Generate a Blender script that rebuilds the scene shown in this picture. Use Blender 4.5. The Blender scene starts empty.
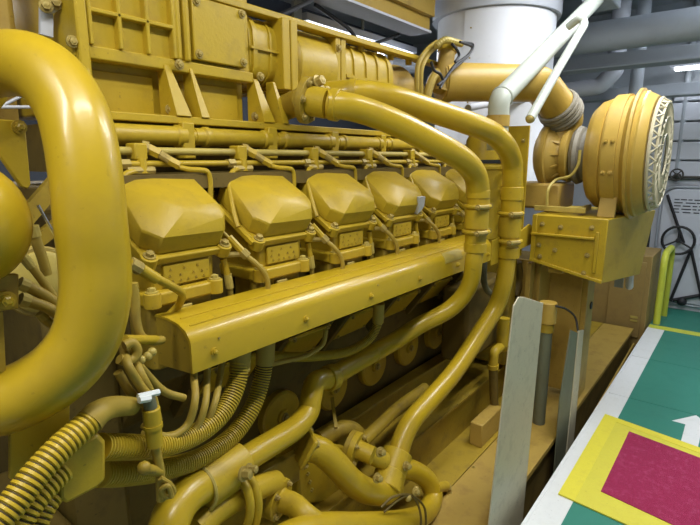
import bpy, bmesh, math, random
from math import sin, cos, tan, pi, radians, sqrt, atan2
from mathutils import Vector, Matrix, noise
random.seed(4)
R_ = radians
C = bpy.context.scene.collection
sc = bpy.context.scene

# ------------------------------------------------------------------ camera
EYE = 1.5; FPX = 505.0; PITCH = R_(11.6); YAW = R_(38.2)
FW = Vector((cos(YAW)*cos(PITCH), sin(YAW)*cos(PITCH), -sin(PITCH)))
RT = Vector((sin(YAW), -cos(YAW), 0))
UP = RT.cross(FW)
cd = bpy.data.cameras.new('camera'); cam = bpy.data.objects.new('camera', cd); C.objects.link(cam)
cam.location = (0, 0, EYE); cam.rotation_euler = (R_(90)-PITCH, 0, YAW-R_(90))
cd.sensor_width = 36; cd.lens = 36*FPX/700; cd.clip_start = .02
sc.camera = cam

# ------------------------------------------------------------------ world, light, exposure
w = bpy.data.worlds.new('world'); sc.world = w; w.use_nodes = True
bg = w.node_tree.nodes['Background']; bg.inputs[0].default_value = (.75, .8, 1, 1); bg.inputs[1].default_value = .06
vs = sc.view_settings
vs.view_transform = 'Standard'; vs.look = 'None'; vs.gamma = 1; vs.use_curve_mapping = False
vs.exposure = 0.2

def area(name, loc, size, power, rot=(0, 0, 0), col=(1, .98, .93)):
    l = bpy.data.lights.new(name, 'AREA'); l.shape = 'RECTANGLE'; l.size = size[0]; l.size_y = size[1]
    l.energy = power; l.color = col
    o = bpy.data.objects.new(name, l); C.objects.link(o); o.location = loc; o.rotation_euler = rot
    return o
area('ceiling_tube_light', (.55, .15, 2.86), (1.25, .16), 25)
area('ceiling_tube_light', (-.9, .5, 2.86), (1.25, .16), 32)
area('ceiling_tube_light', (2.5, .15, 2.86), (1.25, .16), 24)
area('ceiling_tube_light', (4.5, -.35, 2.86), (1.25, .16), 46, col=(.85, .9, 1))
area('ceiling_tube_light', (3.15, .55, 2.86), (1.25, .16), 24, col=(.9, .93, 1))  # added lamp out of view, brightens the white trunk
area('ceiling_tube_light', (3.4, 2.55, 2.385), (1.3, .1), 22, (0, R_(0), 0), (.93, .95, 1))
area('ceiling_tube_light', (.95, 2.45, 2.10), (1.0, .1), 10, (0, 0, 0), (.93, .95, 1))

# ------------------------------------------------------------------ helpers
def at(px, py, X=None, Y=None, Z=None):
    d = FW*FPX + RT*(px-350) + UP*(262.5-py)
    s = X/d.x if X is not None else Y/d.y if Y is not None else (Z-EYE)/d.z
    return Vector((d.x*s, d.y*s, d.z*s+EYE))

def frame(d):
    d = Vector(d).normalized()
    a = Vector((0, 0, 1)) if abs(d.z) < .9 else Vector((1, 0, 0))
    u = d.cross(a).normalized(); v = d.cross(u).normalized()
    return d, u, v

def smooth_path(pts, n=8):
    pts = [Vector(p) for p in pts]
    if len(pts) < 3: return pts
    out = []
    P = [2*pts[0]-pts[1]] + pts + [2*pts[-1]-pts[-2]]
    for i in range(1, len(P)-2):
        p0, p1, p2, p3 = P[i-1:i+3]
        for k in range(n):
            t = k/n
            out.append(.5*((2*p1)+(p2-p0)*t+(2*p0-5*p1+4*p2-p3)*t*t+(3*p1-p0-3*p2+p3)*t**3))
    out.append(pts[-1]); return out

def arc_path(pts, rad, n=8):
    """straight runs joined by round elbows of bend radius rad"""
    pts = [Vector(p) for p in pts]; out = [pts[0]]
    for i in range(1, len(pts)-1):
        a, b, c = pts[i-1], pts[i], pts[i+1]
        u = (a-b); v = (c-b); lu = u.length; lv = v.length; u.normalize(); v.normalize()
        ang = u.angle(v); r = rad[i] if isinstance(rad, (list, tuple)) else rad
        t = min(r/tan(ang/2), lu*.49, lv*.49) if ang < 3.1 else 0
        if t <= 0: out.append(b); continue
        p, q = b+u*t, b+v*t
        for k in range(n+1):
            s = k/n
            out.append((1-s)**2*p+2*s*(1-s)*b+s*s*q)
    out.append(pts[-1]); return out

def resample(path, step):
    path = [Vector(p) for p in path]; out = [path[0].copy()]; acc = 0
    for a, b in zip(path, path[1:]):
        L = (b-a).length
        if L < 1e-9: continue
        while acc+L >= step:
            a = a+(b-a).normalized()*(step-acc); L = (b-a).length; acc = 0; out.append(a.copy())
        acc += L
    return out

class MB:
    def __init__(s): s.bm = bmesh.new()
    def _faces(s, vs, fs):
        v = [s.bm.verts.new(p) for p in vs]
        for f in fs:
            try: s.bm.faces.new([v[i] for i in f])
            except ValueError: pass
        return s
    def box(s, lo, hi, m=None):
        x0, y0, z0 = lo; x1, y1, z1 = hi
        vs = [Vector(p) for p in ((x0,y0,z0),(x1,y0,z0),(x1,y1,z0),(x0,y1,z0),(x0,y0,z1),(x1,y0,z1),(x1,y1,z1),(x0,y1,z1))]
        if m: vs = [m@v for v in vs]
        return s._faces(vs, [(0,3,2,1),(4,5,6,7),(0,1,5,4),(1,2,6,5),(2,3,7,6),(3,0,4,7)])
    def bar(s, a, b, wdt, hgt, up=(0,0,1)):
        a, b = Vector(a), Vector(b); d = (b-a).normalized(); u = Vector(up)
        sd = d.cross(u).normalized(); u = sd.cross(d).normalized()
        vs = []
        for p in (a, b):
            for i, j in ((-1,-1),(1,-1),(1,1),(-1,1)): vs.append(p+sd*i*wdt/2+u*j*hgt/2)
        return s._faces(vs, [(3,2,1,0),(4,5,6,7),(0,1,5,4),(1,2,6,5),(2,3,7,6),(3,0,4,7)])
    def rings(s, rs, close=True, cap=True):
        v = [[s.bm.verts.new(p) for p in r] for r in rs]
        n = len(v[0])
        for a, b in zip(v, v[1:]):
            for i in range(n if close else n-1):
                j = (i+1) % n
                s.bm.faces.new((a[i], a[j], b[j], b[i]))
        if cap and close:
            s.bm.faces.new(v[0][::-1]); s.bm.faces.new(v[-1])
        return s
    def tube(s, path, r, seg=16, cap=True):
        path = [Vector(p) for p in path]; n = len(path); rs = []
        d0, u, v = frame(path[1]-path[0])
        for i, p in enumerate(path):
            t = (path[min(i+1, n-1)]-path[max(i-1, 0)])
            if t.length < 1e-9: t = d0
            t.normalize()
            u = (u-t*u.dot(t)).normalized(); v = t.cross(u)
            rr = r(i/(n-1)) if callable(r) else (r[i] if isinstance(r, (list, tuple)) else r)
            rs.append([p+(u*cos(2*pi*k/seg)+v*sin(2*pi*k/seg))*rr for k in range(seg)])
            d0 = t
        return s.rings(rs, cap=cap)
    def cyl(s, a, b, r, seg=20): return s.tube([a, b], r, seg)
    def lathe(s, o, d, prof, seg=36):
        """prof: (distance along d, radius)"""
        o = Vector(o); d, u, v = frame(d)
        rs = [[o+d*t+(u*cos(2*pi*k/seg)+v*sin(2*pi*k/seg))*max(r, 1e-4) for k in range(seg)] for t, r in prof]
        return s.rings(rs)
    def torus(s, o, d, R, r, seg=32, rs=8):
        o = Vector(o); d, u, v = frame(d); vs = []; fs = []
        for i in range(seg):
            a = 2*pi*i/seg; q = u*cos(a)+v*sin(a)
            for j in range(rs):
                b = 2*pi*j/rs; vs.append(o+q*(R+r*cos(b))+d*r*sin(b))
        for i in range(seg):
            for j in range(rs):
                i2, j2 = (i+1) % seg, (j+1) % rs
                fs.append((i*rs+j, i2*rs+j, i2*rs+j2, i*rs+j2))
        return s._faces(vs, fs)
    def prism(s, poly, ext):
        ext = Vector(ext); a = [Vector(p) for p in poly]; n = len(a)
        return s.rings([a, [p+ext for p in a]])
    def hull(s, pts):
        b = bmesh.new(); [b.verts.new(p) for p in pts]
        bmesh.ops.convex_hull(b, input=b.verts)
        me = bpy.data.meshes.new('t'); b.to_mesh(me); b.free(); s.bm.from_mesh(me); bpy.data.meshes.remove(me)
        lo = [v for v in s.bm.verts if not v.link_faces]; bmesh.ops.delete(s.bm, geom=lo, context='VERTS')
        return s
    def hexbolt(s, p, d, r=.009, h=.008):
        d = Vector(d).normalized(); p = Vector(p)
        s.tube([p-d*.002, p+d*.003], r*1.5, 14)
        s.tube([p+d*.003, p+d*(.003+h)], r, 6)
        s.tube([p+d*(.003+h), p+d*(.005+h)], [r*.8, r*.5], 6)
        return s
    def ball(s, p, r, sc3=(1,1,1), seg=16):
        m = Matrix.Translation(p) @ Matrix.Diagonal((sc3[0], sc3[1], sc3[2], 1))
        bmesh.ops.create_uvsphere(s.bm, u_segments=seg, v_segments=seg//2+2, radius=r, matrix=m); return s
    def build(s, name, mat, parent=None, bevel=0, bseg=2, smooth=35, label=None):
        bm = s.bm
        bmesh.ops.remove_doubles(bm, verts=bm.verts, dist=1e-6)
        bmesh.ops.recalc_face_normals(bm, faces=bm.faces)
        if parent is not None:
            off = wloc(parent)
            for v in bm.verts: v.co -= off
        else:
            lo = Vector((min(v.co.x for v in bm.verts), min(v.co.y for v in bm.verts), min(v.co.z for v in bm.verts)))
            hi = Vector((max(v.co.x for v in bm.verts), max(v.co.y for v in bm.verts), max(v.co.z for v in bm.verts)))
            off = Vector(((lo.x+hi.x)/2, (lo.y+hi.y)/2, lo.z))
            for v in bm.verts: v.co -= off
        me = bpy.data.meshes.new(name); bm.to_mesh(me); bm.free()
        for p in me.polygons: p.use_smooth = True
        me.set_sharp_from_angle(angle=R_(smooth))
        me.materials.append(mat)
        o = bpy.data.objects.new(name, me); C.objects.link(o)
        if parent is not None: o.parent = parent
        else: o.location = off
        if bevel:
            b = o.modifiers.new('bevel', 'BEVEL'); b.width = bevel; b.segments = bseg; b.limit_method = 'ANGLE'; b.angle_limit = R_(40)
        if label: o['label'] = label
        return o

def wloc(o):
    v = Vector((0, 0, 0))
    while o is not None: v += o.location; o = o.parent
    return v

def thing(name, label, cat, loc, group=None):
    o = bpy.data.objects.new(name, None); C.objects.link(o); o.location = loc; o.empty_display_size = .05
    o['label'] = label; o['category'] = cat
    if group: o['group'] = group
    return o

def tag(o, label, cat, group=None, kind=None):
    o['label'] = label; o['category'] = cat
    if group: o['group'] = group
    if kind: o['kind'] = kind
    return o

def struct(o): o['kind'] = 'structure'; return o

def copy_tree(o, parent=None):
    c = o.copy(); C.objects.link(c)
    if parent is not None: c.parent = parent
    for ch in list(o.children): copy_tree(ch, c)
    return c

# ------------------------------------------------------------------ materials
def paint(name, col, rough=.38, dirt=(.12, .08, .03), amt=.5, scale=9, coat=.0, metal=0, bump=.05, var=.12, spots=.3, spec=.38):
    m = bpy.data.materials.new(name); m.use_nodes = True; nt = m.node_tree; N = nt.nodes; L = nt.links
    b = N['Principled BSDF']
    tc = N.new('ShaderNodeTexCoord')
    geo = N.new('ShaderNodeNewGeometry')
    n1 = N.new('ShaderNodeTexNoise'); n1.inputs['Scale'].default_value = scale; n1.inputs['Detail'].default_value = 8; n1.inputs['Roughness'].default_value = .65
    n2 = N.new('ShaderNodeTexNoise'); n2.inputs['Scale'].default_value = scale*7; n2.inputs['Detail'].default_value = 5
    L.new(geo.outputs['Position'], n1.inputs['Vector']); L.new(geo.outputs['Position'], n2.inputs['Vector'])
    r1 = N.new('ShaderNodeValToRGB'); r1.color_ramp.elements[0].position = .50; r1.color_ramp.elements[1].position = .78
    r1.color_ramp.elements[0].color = (0, 0, 0, 1); r1.color_ramp.elements[1].color = (amt, amt, amt, 1)
    L.new(n1.outputs['Fac'], r1.inputs['Fac'])
    r2 = N.new('ShaderNodeValToRGB'); r2.color_ramp.elements[0].position = .66; r2.color_ramp.elements[1].position = .74
    r2.color_ramp.elements[0].color = (0, 0, 0, 1); r2.color_ramp.elements[1].color = (spots, spots, spots, 1)
    L.new(n2.outputs['Fac'], r2.inputs['Fac'])
    mv = N.new('ShaderNodeMix'); mv.data_type = 'RGBA'
    mv.inputs['A'].default_value = (*[c*(1-var) for c in col], 1); mv.inputs['B'].default_value = (*[min(1, c*(1+var)) for c in col], 1)
    L.new(n1.outputs['Fac'], mv.inputs['Factor'])
    mx = N.new('ShaderNodeMix'); mx.data_type = 'RGBA'; mx.inputs['B'].default_value = (*dirt, 1)
    L.new(mv.outputs['Result'], mx.inputs['A']); L.new(r1.outputs['Color'], mx.inputs['Factor'])
    m2 = N.new('ShaderNodeMix'); m2.data_type = 'RGBA'; m2.inputs['B'].default_value = (*[d*.5 for d in dirt], 1)
    L.new(mx.outputs['Result'], m2.inputs['A']); L.new(r2.outputs['Color'], m2.inputs['Factor'])
    L.new(m2.outputs['Result'], b.inputs['Base Color'])
    rr = N.new('ShaderNodeMapRange'); rr.inputs['To Min'].default_value = rough-.06; rr.inputs['To Max'].default_value = rough+.14
    L.new(n1.outputs['Fac'], rr.inputs['Value']); L.new(rr.outputs['Result'], b.inputs['Roughness'])
    b.inputs['Metallic'].default_value = metal; b.inputs['Specular IOR Level'].default_value = spec
    b.inputs['Coat Weight'].default_value = coat; b.inputs['Coat Roughness'].default_value = .12
    if bump:
        bp = N.new('ShaderNodeBump'); bp.inputs['Strength'].default_value = bump; bp.inputs['Distance'].default_value = .01
        L.new(n2.outputs['Fac'], bp.inputs['Height']); L.new(bp.outputs['Normal'], b.inputs['Normal'])
    return m
def flat(name, col, rough=.5, metal=0, emit=0):
    m = bpy.data.materials.new(name); m.use_nodes = True; b = m.node_tree.nodes['Principled BSDF']
    b.inputs['Base Color'].default_value = (*col, 1); b.inputs['Roughness'].default_value = rough; b.inputs['Metallic'].default_value = metal
    if emit:
        b.inputs['Emission Color'].default_value = (*col, 1); b.inputs['Emission Strength'].default_value = emit
    return m
YEL = (.47, .322, .018)
M = {}
M['yel'] = paint('yellow_paint', YEL, .38, dirt=(.17, .115, .03), amt=.5, spots=.45, scale=12)
M['pipe'] = paint('glossy_yellow_pipe_paint', (.47, .318, .013), .30, dirt=(.22, .145, .03), amt=.4, spots=.3, coat=.2, bump=.02, scale=6)
M['dirty'] = paint('oily_yellow_paint', (.36, .245, .022), .45, amt=.8, spots=.6, scale=11)
M['ochre'] = paint('worn_ochre_paint', (.42, .28, .055), .48, dirt=(.16, .075, .03), amt=.6, spots=.4)
M['brown'] = paint('brown_yellow_paint', (.30, .20, .06), .5, dirt=(.14, .09, .04), amt=.5)
M['orange'] = paint('orange_yellow_paint', (.46, .305, .055), .38, dirt=(.26, .15, .05), amt=.5, spots=.3)
M['pale'] = paint('pale_yellow_paint', (.46, .36, .08), .45, amt=.55)
M['hose'] = paint('dusty_yellow_rubber', (.37, .26, .035), .5, amt=.5, spots=.3, scale=14)
M['bolt'] = paint('dirty_bolt', (.40, .30, .08), .45, amt=.7, scale=40, metal=.2)
M['black'] = paint('black_rubber', (.02, .02, .022), .5, dirt=(.05, .045, .03), amt=.4)
M['dark'] = paint('dark_steel', (.05, .045, .035), .55, dirt=(.02, .02, .015), amt=.6)
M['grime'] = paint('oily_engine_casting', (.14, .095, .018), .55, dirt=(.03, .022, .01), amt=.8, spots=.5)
M['white'] = paint('white_lagging', (.80, .82, .86), .45, dirt=(.55, .56, .6), amt=.35, spots=.1, scale=4)
M['whitepaint'] = paint('white_floor_paint', (.72, .74, .73), .4, dirt=(.4, .4, .36), amt=.35, spots=.4, scale=12)
M['grey'] = paint('grey_green_paint', (.43, .46, .40), .4, dirt=(.2, .2, .15), amt=.3, spots=.3, scale=12)
M['plate'] = paint('scuffed_grey_plate', (.52, .475, .33), .42, dirt=(.20, .18, .12), amt=.6, spots=.8, scale=14)
M['bluegrey'] = paint('blue_grey_ceiling_paint', (.34, .37, .40), .5, dirt=(.2, .21, .22), amt=.5, spots=.1, scale=3)
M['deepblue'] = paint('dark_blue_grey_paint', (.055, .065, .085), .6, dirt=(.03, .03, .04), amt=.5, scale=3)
M['wallgrey'] = paint('pale_grey_wall_paint', (.54, .56, .61), .45, dirt=(.38, .40, .44), amt=.3, spots=.1, scale=4)
M['green'] = paint('green_floor_paint', (.035, .215, .155), .42, dirt=(.025, .13, .10), amt=.35, spots=.15, scale=6)
M['matyel'] = paint('yellow_mat_paint', (.66, .60, .06), .6, dirt=(.5, .42, .06), amt=.5, spots=.25, scale=10, bump=.35)
M['matyel2'] = paint('second_yellow_tape', (.74, .66, .05), .5, dirt=(.5, .42, .06), amt=.5, spots=.4, scale=16, bump=.3)
M['matred'] = paint('crimson_grit', (.43, .022, .10), .5, dirt=(.62, .12, .26), amt=.6, spots=.45, scale=38, bump=1)
M['lime'] = paint('lime_yellow_paint', (.56, .60, .06), .45, amt=.3)
M['band'] = paint('stained_insulation_band', (.22, .20, .15), .6, dirt=(.07, .06, .05), amt=.7, scale=20, bump=.4)
M['groove'] = paint('dark_conduit_groove', (.085, .060, .016), .6, amt=.4)
M['chrome'] = flat('bright_metal', (.7, .7, .68), .25, 1)
M['mesh'] = paint('pale_wire', (.55, .50, .34), .4, amt=.4)
M['foil'] = paint('pale_filter_paper', (.55, .56, .58), .5, amt=.2)
M['tie'] = flat('white_plastic', (.8, .85, .85), .4)
M['tube'] = flat('lit_tube', (.93, .96, 1), .5, 0, 9)
M['ink'] = flat('black_ink', (.04, .04, .05), .6)
M['teal'] = paint('grey_green_pipe', (.15, .16, .10), .5, amt=.4)

def bolts(parent, pts, d, r=.009, mat='bolt', h=.008, name='bolt'):
    for p in pts: MB().hexbolt(p, d, r, h).build(name, M[mat], parent)

# ================================================================== SETTING
struct(MB().box((-3, -2.2, -.85), (6.4, 3.9, -.75)).build('floor', M['dark']))
struct(MB().box((-3, -2.2, 3.0), (6.4, 3.9, 3.1)).build('ceiling', M['bluegrey']))
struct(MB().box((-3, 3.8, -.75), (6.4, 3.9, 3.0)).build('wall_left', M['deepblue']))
struct(MB().box((-3, -2.3, -.75), (6.4, -2.2, 3.0)).build('wall_right', M['wallgrey']))
struct(MB().box((-3.1, -2.2, -.75), (-3, 3.8, 3.0)).build('wall_back', M['wallgrey']))
wf = MB().box((6.2, -2.2, -.75), (6.4, 3.8, 3.0)); struct(wf.build('wall_front', M['bluegrey']))
# pale ribbed panelling above and beside the hatch
m = MB()
for k in range(5):
    m.box((6.14, -1.4, 1.30+k*.19), (6.2, .72, 1.30+k*.19+.175))
struct(m.build('trim_1', M['wallgrey'], bevel=.01))
m = MB().box((6.165, -1.4, -.05), (6.2, .95, 1.29)); struct(m.build('trim_2', M['wallgrey']))

# raised walkway
m = MB()
xs = [-1.5, .3, 1.86, 3.46, 4.27, 5.12]
for a, b in zip(xs, xs[1:]): m.box((a+.003, -1.6, -.03), (b-.003, .45, 0))
wk = struct(m.build('floor', M['green'], bevel=.001))
m = MB()
for a, b in zip(xs, xs[1:]): m.box((a+.003, .45, -.03), (b-.003, .575, .0005))
m.box((-1.5, .566, -.06), (5.12, .582, .003))
wb = m.build('trim_3', M['whitepaint'], bevel=.001); struct(wb)
m = MB().box((5.12, -1.6, -.03), (5.23, .582, .001)); struct(m.build('trim_4', M['lime'], bevel=.002))
m = MB().box((-1.5, .53, -.2), (5.2, .56, -.0305)).box((-1.5, -1.5, -.2), (5.2, -1.47, -.0305))
for x in (-1.4, .5, 2.4, 4.2, 5.1): m.box((x, .5, -.75), (x+.06, .56, -.2)).box((x, -1.5, -.75), (x+.06, -1.44, -.2))
struct(m.build('trim_5', M['ochre']))
m = MB().box((5.23, -1.6, -.09), (6.16, .62, -.05)); struct(m.build('floor', M['green']))
# white arrow painted on the deck
a = [(3.02, .128), (3.29, .128), (3.29, .195), (3.455, .088), (3.29, -.02), (3.29, .05), (3.02, .05)]
m = MB().prism([(x, y, .0002) for x, y in a], (0, 0, .0012)); o = m.build('trim_6', M['whitepaint']); struct(o)

# ------------------------------------------------------------------ mat
mt = thing('floor_mat', 'yellow bordered rectangular mat with crimson gritty centre on green walkway', 'mat', (2.6, .15, .001))
q = [(3.12, .517), (2.19, .517), (2.11, -.30), (2.97, -.33)]
MB().prism([(x, y, .001) for x, y in q], (0, 0, .007)).build('border', M['matyel'], mt, bevel=.001)
MB().prism([(x, y, .008) for x, y in ((3.12, .517), (2.19, .517), (2.184, .445), (3.108, .445))], (0, 0, .0015)).prism([(x, y, .008) for x, y in ((3.108, .445), (3.055, .445), (2.90, -.33), (2.97, -.33))], (0, 0, .0015)).build('tape_strip', M['matyel2'], mt)
q = [(2.984, .366), (2.323, .368), (2.235, -.14), (2.885, -.16)]
MB().prism([(x, y, .0085) for x, y in q], (0, 0, .003)).build('grit_panel', M['matred'], mt, bevel=.001, label='crimson gritty centre panel')

# ------------------------------------------------------------------ watertight hatch on far wall
d = struct(thing('door_1', 'pale grey steel hatch', 'door', (6.16, .35, .02))); 
def rrect(y0, y1, z0, z1, r, x, n=6):
    out = []
    for cy, cz, a0 in ((y1-r, z1-r, 0), (y0+r, z1-r, 90), (y0+r, z0+r, 180), (y1-r, z0+r, 270)):
        for k in range(n+1):
            a = R_(a0+90*k/n); out.append((x, cy+r*cos(a), cz+r*sin(a)))
    return out
MB().prism(rrect(-.35, .70, .03, 1.20, .12, 6.16), (-.035, 0, 0)).build('leaf', M['wallgrey'], d, bevel=.005)
mb = MB(); pth = [Vector(p) for p in rrect(-.37, .72, .01, 1.22, .13, 6.135)]; mb.tube(pth+[pth[0]], .012, 8, cap=False)
mb.build('gasket', M['bluegrey'], d)
whl = MB().torus((6.03, .515, .69), (1, 0, 0), .14, .013)
for k in range(3):
    a = R_(90+120*k); whl.tube([(6.03, .515, .69), (6.03, .515+.14*cos(a), .69+.14*sin(a))], .009, 8)
whl.cyl((6.01, .515, .69), (6.12, .515, .69), .022)
whl.build('hand_wheel', M['black'], d)
rd = MB()
for (y, z) in ((.665, 1.14), (.25, .10), (.52, .04)):
    rd.tube([(6.10, .47 if z > .5 else .40, .66 if z > .5 else .6), (6.10, y, z)], .014, 8)
rd.tube([(6.10, .22, .14), (6.10, .14, .62)], .016, 8).tube([(6.10, .50, .05), (6.10, .12, .20)], .018, 8)
rd.ball((6.10, .25, .14), .04).ball((6.10, .42, .05), .045)
rd.build('locking_rods', M['black'], d)
nt_ = MB()
for r in range(5):
    y = .60
    while y > -.2:
        l = random.uniform(.03, .09); nt_.box((6.1215, y-l, 1.09-r*.032), (6.1235, y, 1.10-r*.032)); y -= l+random.uniform(.008, .03)
nt_.build('stencil_text', M['ink'], d)

# small valve on panel above the hatch
v = thing('valve', 'small dark valve with spoked handwheel on pale ribbed far wall', 'valve', (6.06, .62, 1.33))
mb = MB().torus((6.03, .60, 1.345), (1, 0, 0), .055, .008, 20, 6)
for k in range(4): a = R_(45+90*k); mb.tube([(6.03, .60, 1.345), (6.03, .60+.055*cos(a), 1.345+.055*sin(a))], .006, 6)
mb.build('hand_wheel', M['dark'], v)
MB().cyl((6.03, .60, 1.345), (6.14, .60, 1.345), .016).ball((6.09, .60, 1.32), .04).build('valve_body', M['dark'], v)
tag(MB().tube([(6.09, .9, 1.32), (6.09, -.6, 1.32)], .014, 8).build('pipe', M['dark']), 'thin dark horizontal pipe on far wall through small spoked valve', 'pipe')
tag(MB().tube(arc_path([(5.9, .76, -.0), (5.9, .77, 1.15), (5.9, .70, 1.28)], .05), .02, 8).build('pipe', M['black']), 'black upright rod at the left edge of the grey hatch', 'pipe')

# ------------------------------------------------------------------ ceiling works at right
tag(MB().cyl((4.6, 2.2, 2.45), (4.6, -1.8, 2.45), .115, 28).build('ceiling_duct', M['bluegrey']), 'fat grey duct crossing under the ceiling at right, largest there', 'duct')
tag(MB().box((4.9, -1.9, 2.27), (5.02, 2.2, 2.37)).box((4.86, -1.9, 2.25), (5.06, 2.2, 2.27)).build('ceiling_beam', M['bluegrey'], bevel=.004), 'grey steel cross beam just below the fat ceiling duct', 'beam')
tag(MB().box((5.6, -1.9, 2.08), (5.7, 2.2, 2.17)).box((5.56, -1.9, 2.06), (5.74, 2.2, 2.08)).build('ceiling_beam', M['bluegrey'], bevel=.004), 'lowest grey cross beam, below the lit tube at upper right', 'beam')
tag(MB().cyl((4.0, 1.0, 2.66), (4.0, -1.6, 2.62), .10, 24).build('ceiling_pipe', M['bluegrey']), 'grey pipe crossing at the very top right corner', 'pipe')
tag(MB().box((3.95, .90, 2.56), (4.3, 1.08, 2.70)).build('cable_tray', M['bluegrey'], bevel=.01), 'grey box hung above the duct at top right', 'box')
tag(MB().tube(arc_path([(5.3, 1.55, 2.14), (5.3, 1.22, 2.16), (5.3, 1.10, 2.29), (5.3, 1.1, 3.0)], .1), .075, 20).build('duct_elbow', M['wallgrey']), 'pale rounded duct elbow under the grey cross beam', 'duct')
tag(MB().tube([(5.35, .93, 3.0), (5.35, .93, 2.05)], .055, 16).build('hanging_canister', M['bluegrey']), 'short grey canister hanging below the ceiling beam', 'canister')
for (y, nm) in ((1.32, 'thin upright grey pipe behind the orange elbow, against the far wall'), (.62, 'thin upright grey pipe on the far wall right of the filter drum')):
    tag(MB().tube([(6.168, y, 1.3 if y < 1 else .3), (6.168, y, 3.0)], .032, 12).build('pipe', M['bluegrey']), nm, 'pipe')
tag(MB().tube(smooth_path([(6.1, .42, 2.2), (6.08, .42, 2.0), (6.1, .37, 1.9), (6.1, .30, 1.85), (6.1, .3, 1.7)]), .016, 8).build('cable', M['dark']), 'dark bent cable on far wall under the lit tube', 'cable')

# fluorescent lamps, in and out of view
def lamp(loc, L, label, axis='x', drop=0):
    t = thing('tube_lamp', label, 'lamp', loc, 'fluorescent ceiling lamps')
    x, y, z = loc
    d = Vector((1, 0, 0)) if axis == 'x' else Vector((0, 1, 0)); c = Vector(loc); s = d.cross(Vector((0, 0, 1)))
    MB().bar(c-d*(L/2+.04)+Vector((0, 0, .05)), c+d*(L/2+.04)+Vector((0, 0, .05)), .14, .05).build('housing', M['wallgrey'], t, bevel=.005)
    for k in (-.035, .035): MB().cyl(c-d*L/2+s*k+Vector((0, 0, .008)), c+d*L/2+s*k+Vector((0, 0, .008)), .010, 10).build('tube', M['tube'], t)
    if drop: MB().cyl(c+Vector((0, 0, .07)), (x, y, 3.0), .012, 8).build('hanger', M['grey'], t)
    return t
lamp((3.4, 2.55, 2.39), 1.35, 'lit tube lamp seen along the top of the yellow housing', drop=1)
lamp((.93, 2.45, 2.13), 1.0, 'lit tube lamp in the top left corner behind engine', drop=1)
lamp((5.95, .44, 2.33), .55, 'short lit tube lamp high on the far wall at right', 'y', 1)
lamp((.55, .15, 2.90), 1.2, 'tube lamp over the walkway, nearest the camera')
lamp((-.9, .5, 2.90), 1.2, 'tube lamp behind the camera')
lamp((2.5, .15, 2.90), 1.2, 'tube lamp over the middle of the walkway')
lamp((4.5, -.35, 2.90), 1.2, 'tube lamp over the far walkway end')
lamp((3.15, .55, 2.90), 1.2, 'added unseen tube lamp above the filter drum')  # fixture for the added, unseen light on the white trunk

# ------------------------------------------------------------------ white lagged trunks
ct = at(494, 40, X=3.95); cx, cy = ct.x, ct.y
t = thing('exhaust_trunk', 'broad white lagged vertical trunk behind the orange duct', 'duct', (cx, cy, 1.5))
MB().cyl((cx, cy, 1.3), (cx, cy, 2.99), .43, 64).build('lagging', M['white'], t)
zc = at(494, 8, X=3.6).z
MB().lathe((cx, cy, zc), (0, 0, 1), [(0, .43), (0, .47), (.02, .475), (2.99-zc, .475)], 64).build('top_collar', M['wallgrey'], t)
mb = MB(); rs_ = []
for k in range(25):
    a_ = R_(-60-5.2*k); rs_.append([Vector((cx+q_*cos(a_), cy+q_*sin(a_), z_)) for q_, z_ in ((.431, 1.3), (.441, 1.3), (.441, zc-.005), (.431, zc-.005))])
mb.rings(rs_).build('lagging_jacket', M['white'], t)
for k in range(9): MB().cyl((cx+.44*cos(R_(-178)), cy+.44*sin(R_(-178)), 1.6+.1*k), (cx+.446*cos(R_(-178)), cy+.446*sin(R_(-178)), 1.6+.1*k), .006, 8).build('rivet', M['bolt'], t)

# ------------------------------------------------------------------ yellow overhead beam
bt = thing('overhead_beam', 'long yellow overhead crane beam with grey lower flange at top centre', 'beam', (1.8, 2.1, 2.37))
MB().box((.3, 1.98, 2.41), (3.45, 2.0, 2.50)).build('web', M['orange'], bt)
MB().box((.3, 1.965, 2.395), (3.45, 2.14, 2.41)).build('lower_flange', M['wallgrey'], bt, label='grey lower flange')
MB().box((.3, 1.94, 2.50), (3.45, 2.14, 2.99)).build('upper_box', M['ochre'], bt)
# grey pipe with clamp under the beam
t = thing('drain_pipe', 'grey pipe with clamp ring hung under the yellow beam', 'pipe', (3.3, 2.5, 2.25))
MB().tube([(2.9, 2.75, 2.28), (3.9, 2.35, 2.26)], .06, 20).build('pipe_run', M['bluegrey'], t)
MB().tube([(3.55, 2.49, 2.267), (3.62, 2.462, 2.266)], .085, 20).build('clamp', M['wallgrey'], t)
for i, (a, b) in enumerate((((1.7, 2.6, 2.98), (1.75, 2.6, 1.9)), ((2.4, 2.3, 2.98), (2.4, 2.3, 1.9)))):
    tag(MB().bar(a, b, .07, .02, (0, 1, 0)).build('strut', M['bluegrey']), ('grey upright strut behind housing, left of the long tube lamp', 'grey upright strut behind housing, beside the yellow beam')[i], 'strut')
for i, pts in enumerate(([(1.45, 2.0, 2.6), (1.5, 1.95, 2.25), (1.7, 1.9, 2.12), (1.9, 1.9, 2.2), (2.2, 1.95, 2.35)], [(2.4, 2.15, 2.39), (2.7, 2.15, 2.32), (2.9, 2.15, 2.25), (3.3, 2.15, 2.38)])):
    tag(MB().tube(smooth_path(pts), .012, 8).build('cable', M['black']), ('black hanging cable above the flat cover plate', 'black hanging cable under the yellow beam')[i], 'cable')

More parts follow.
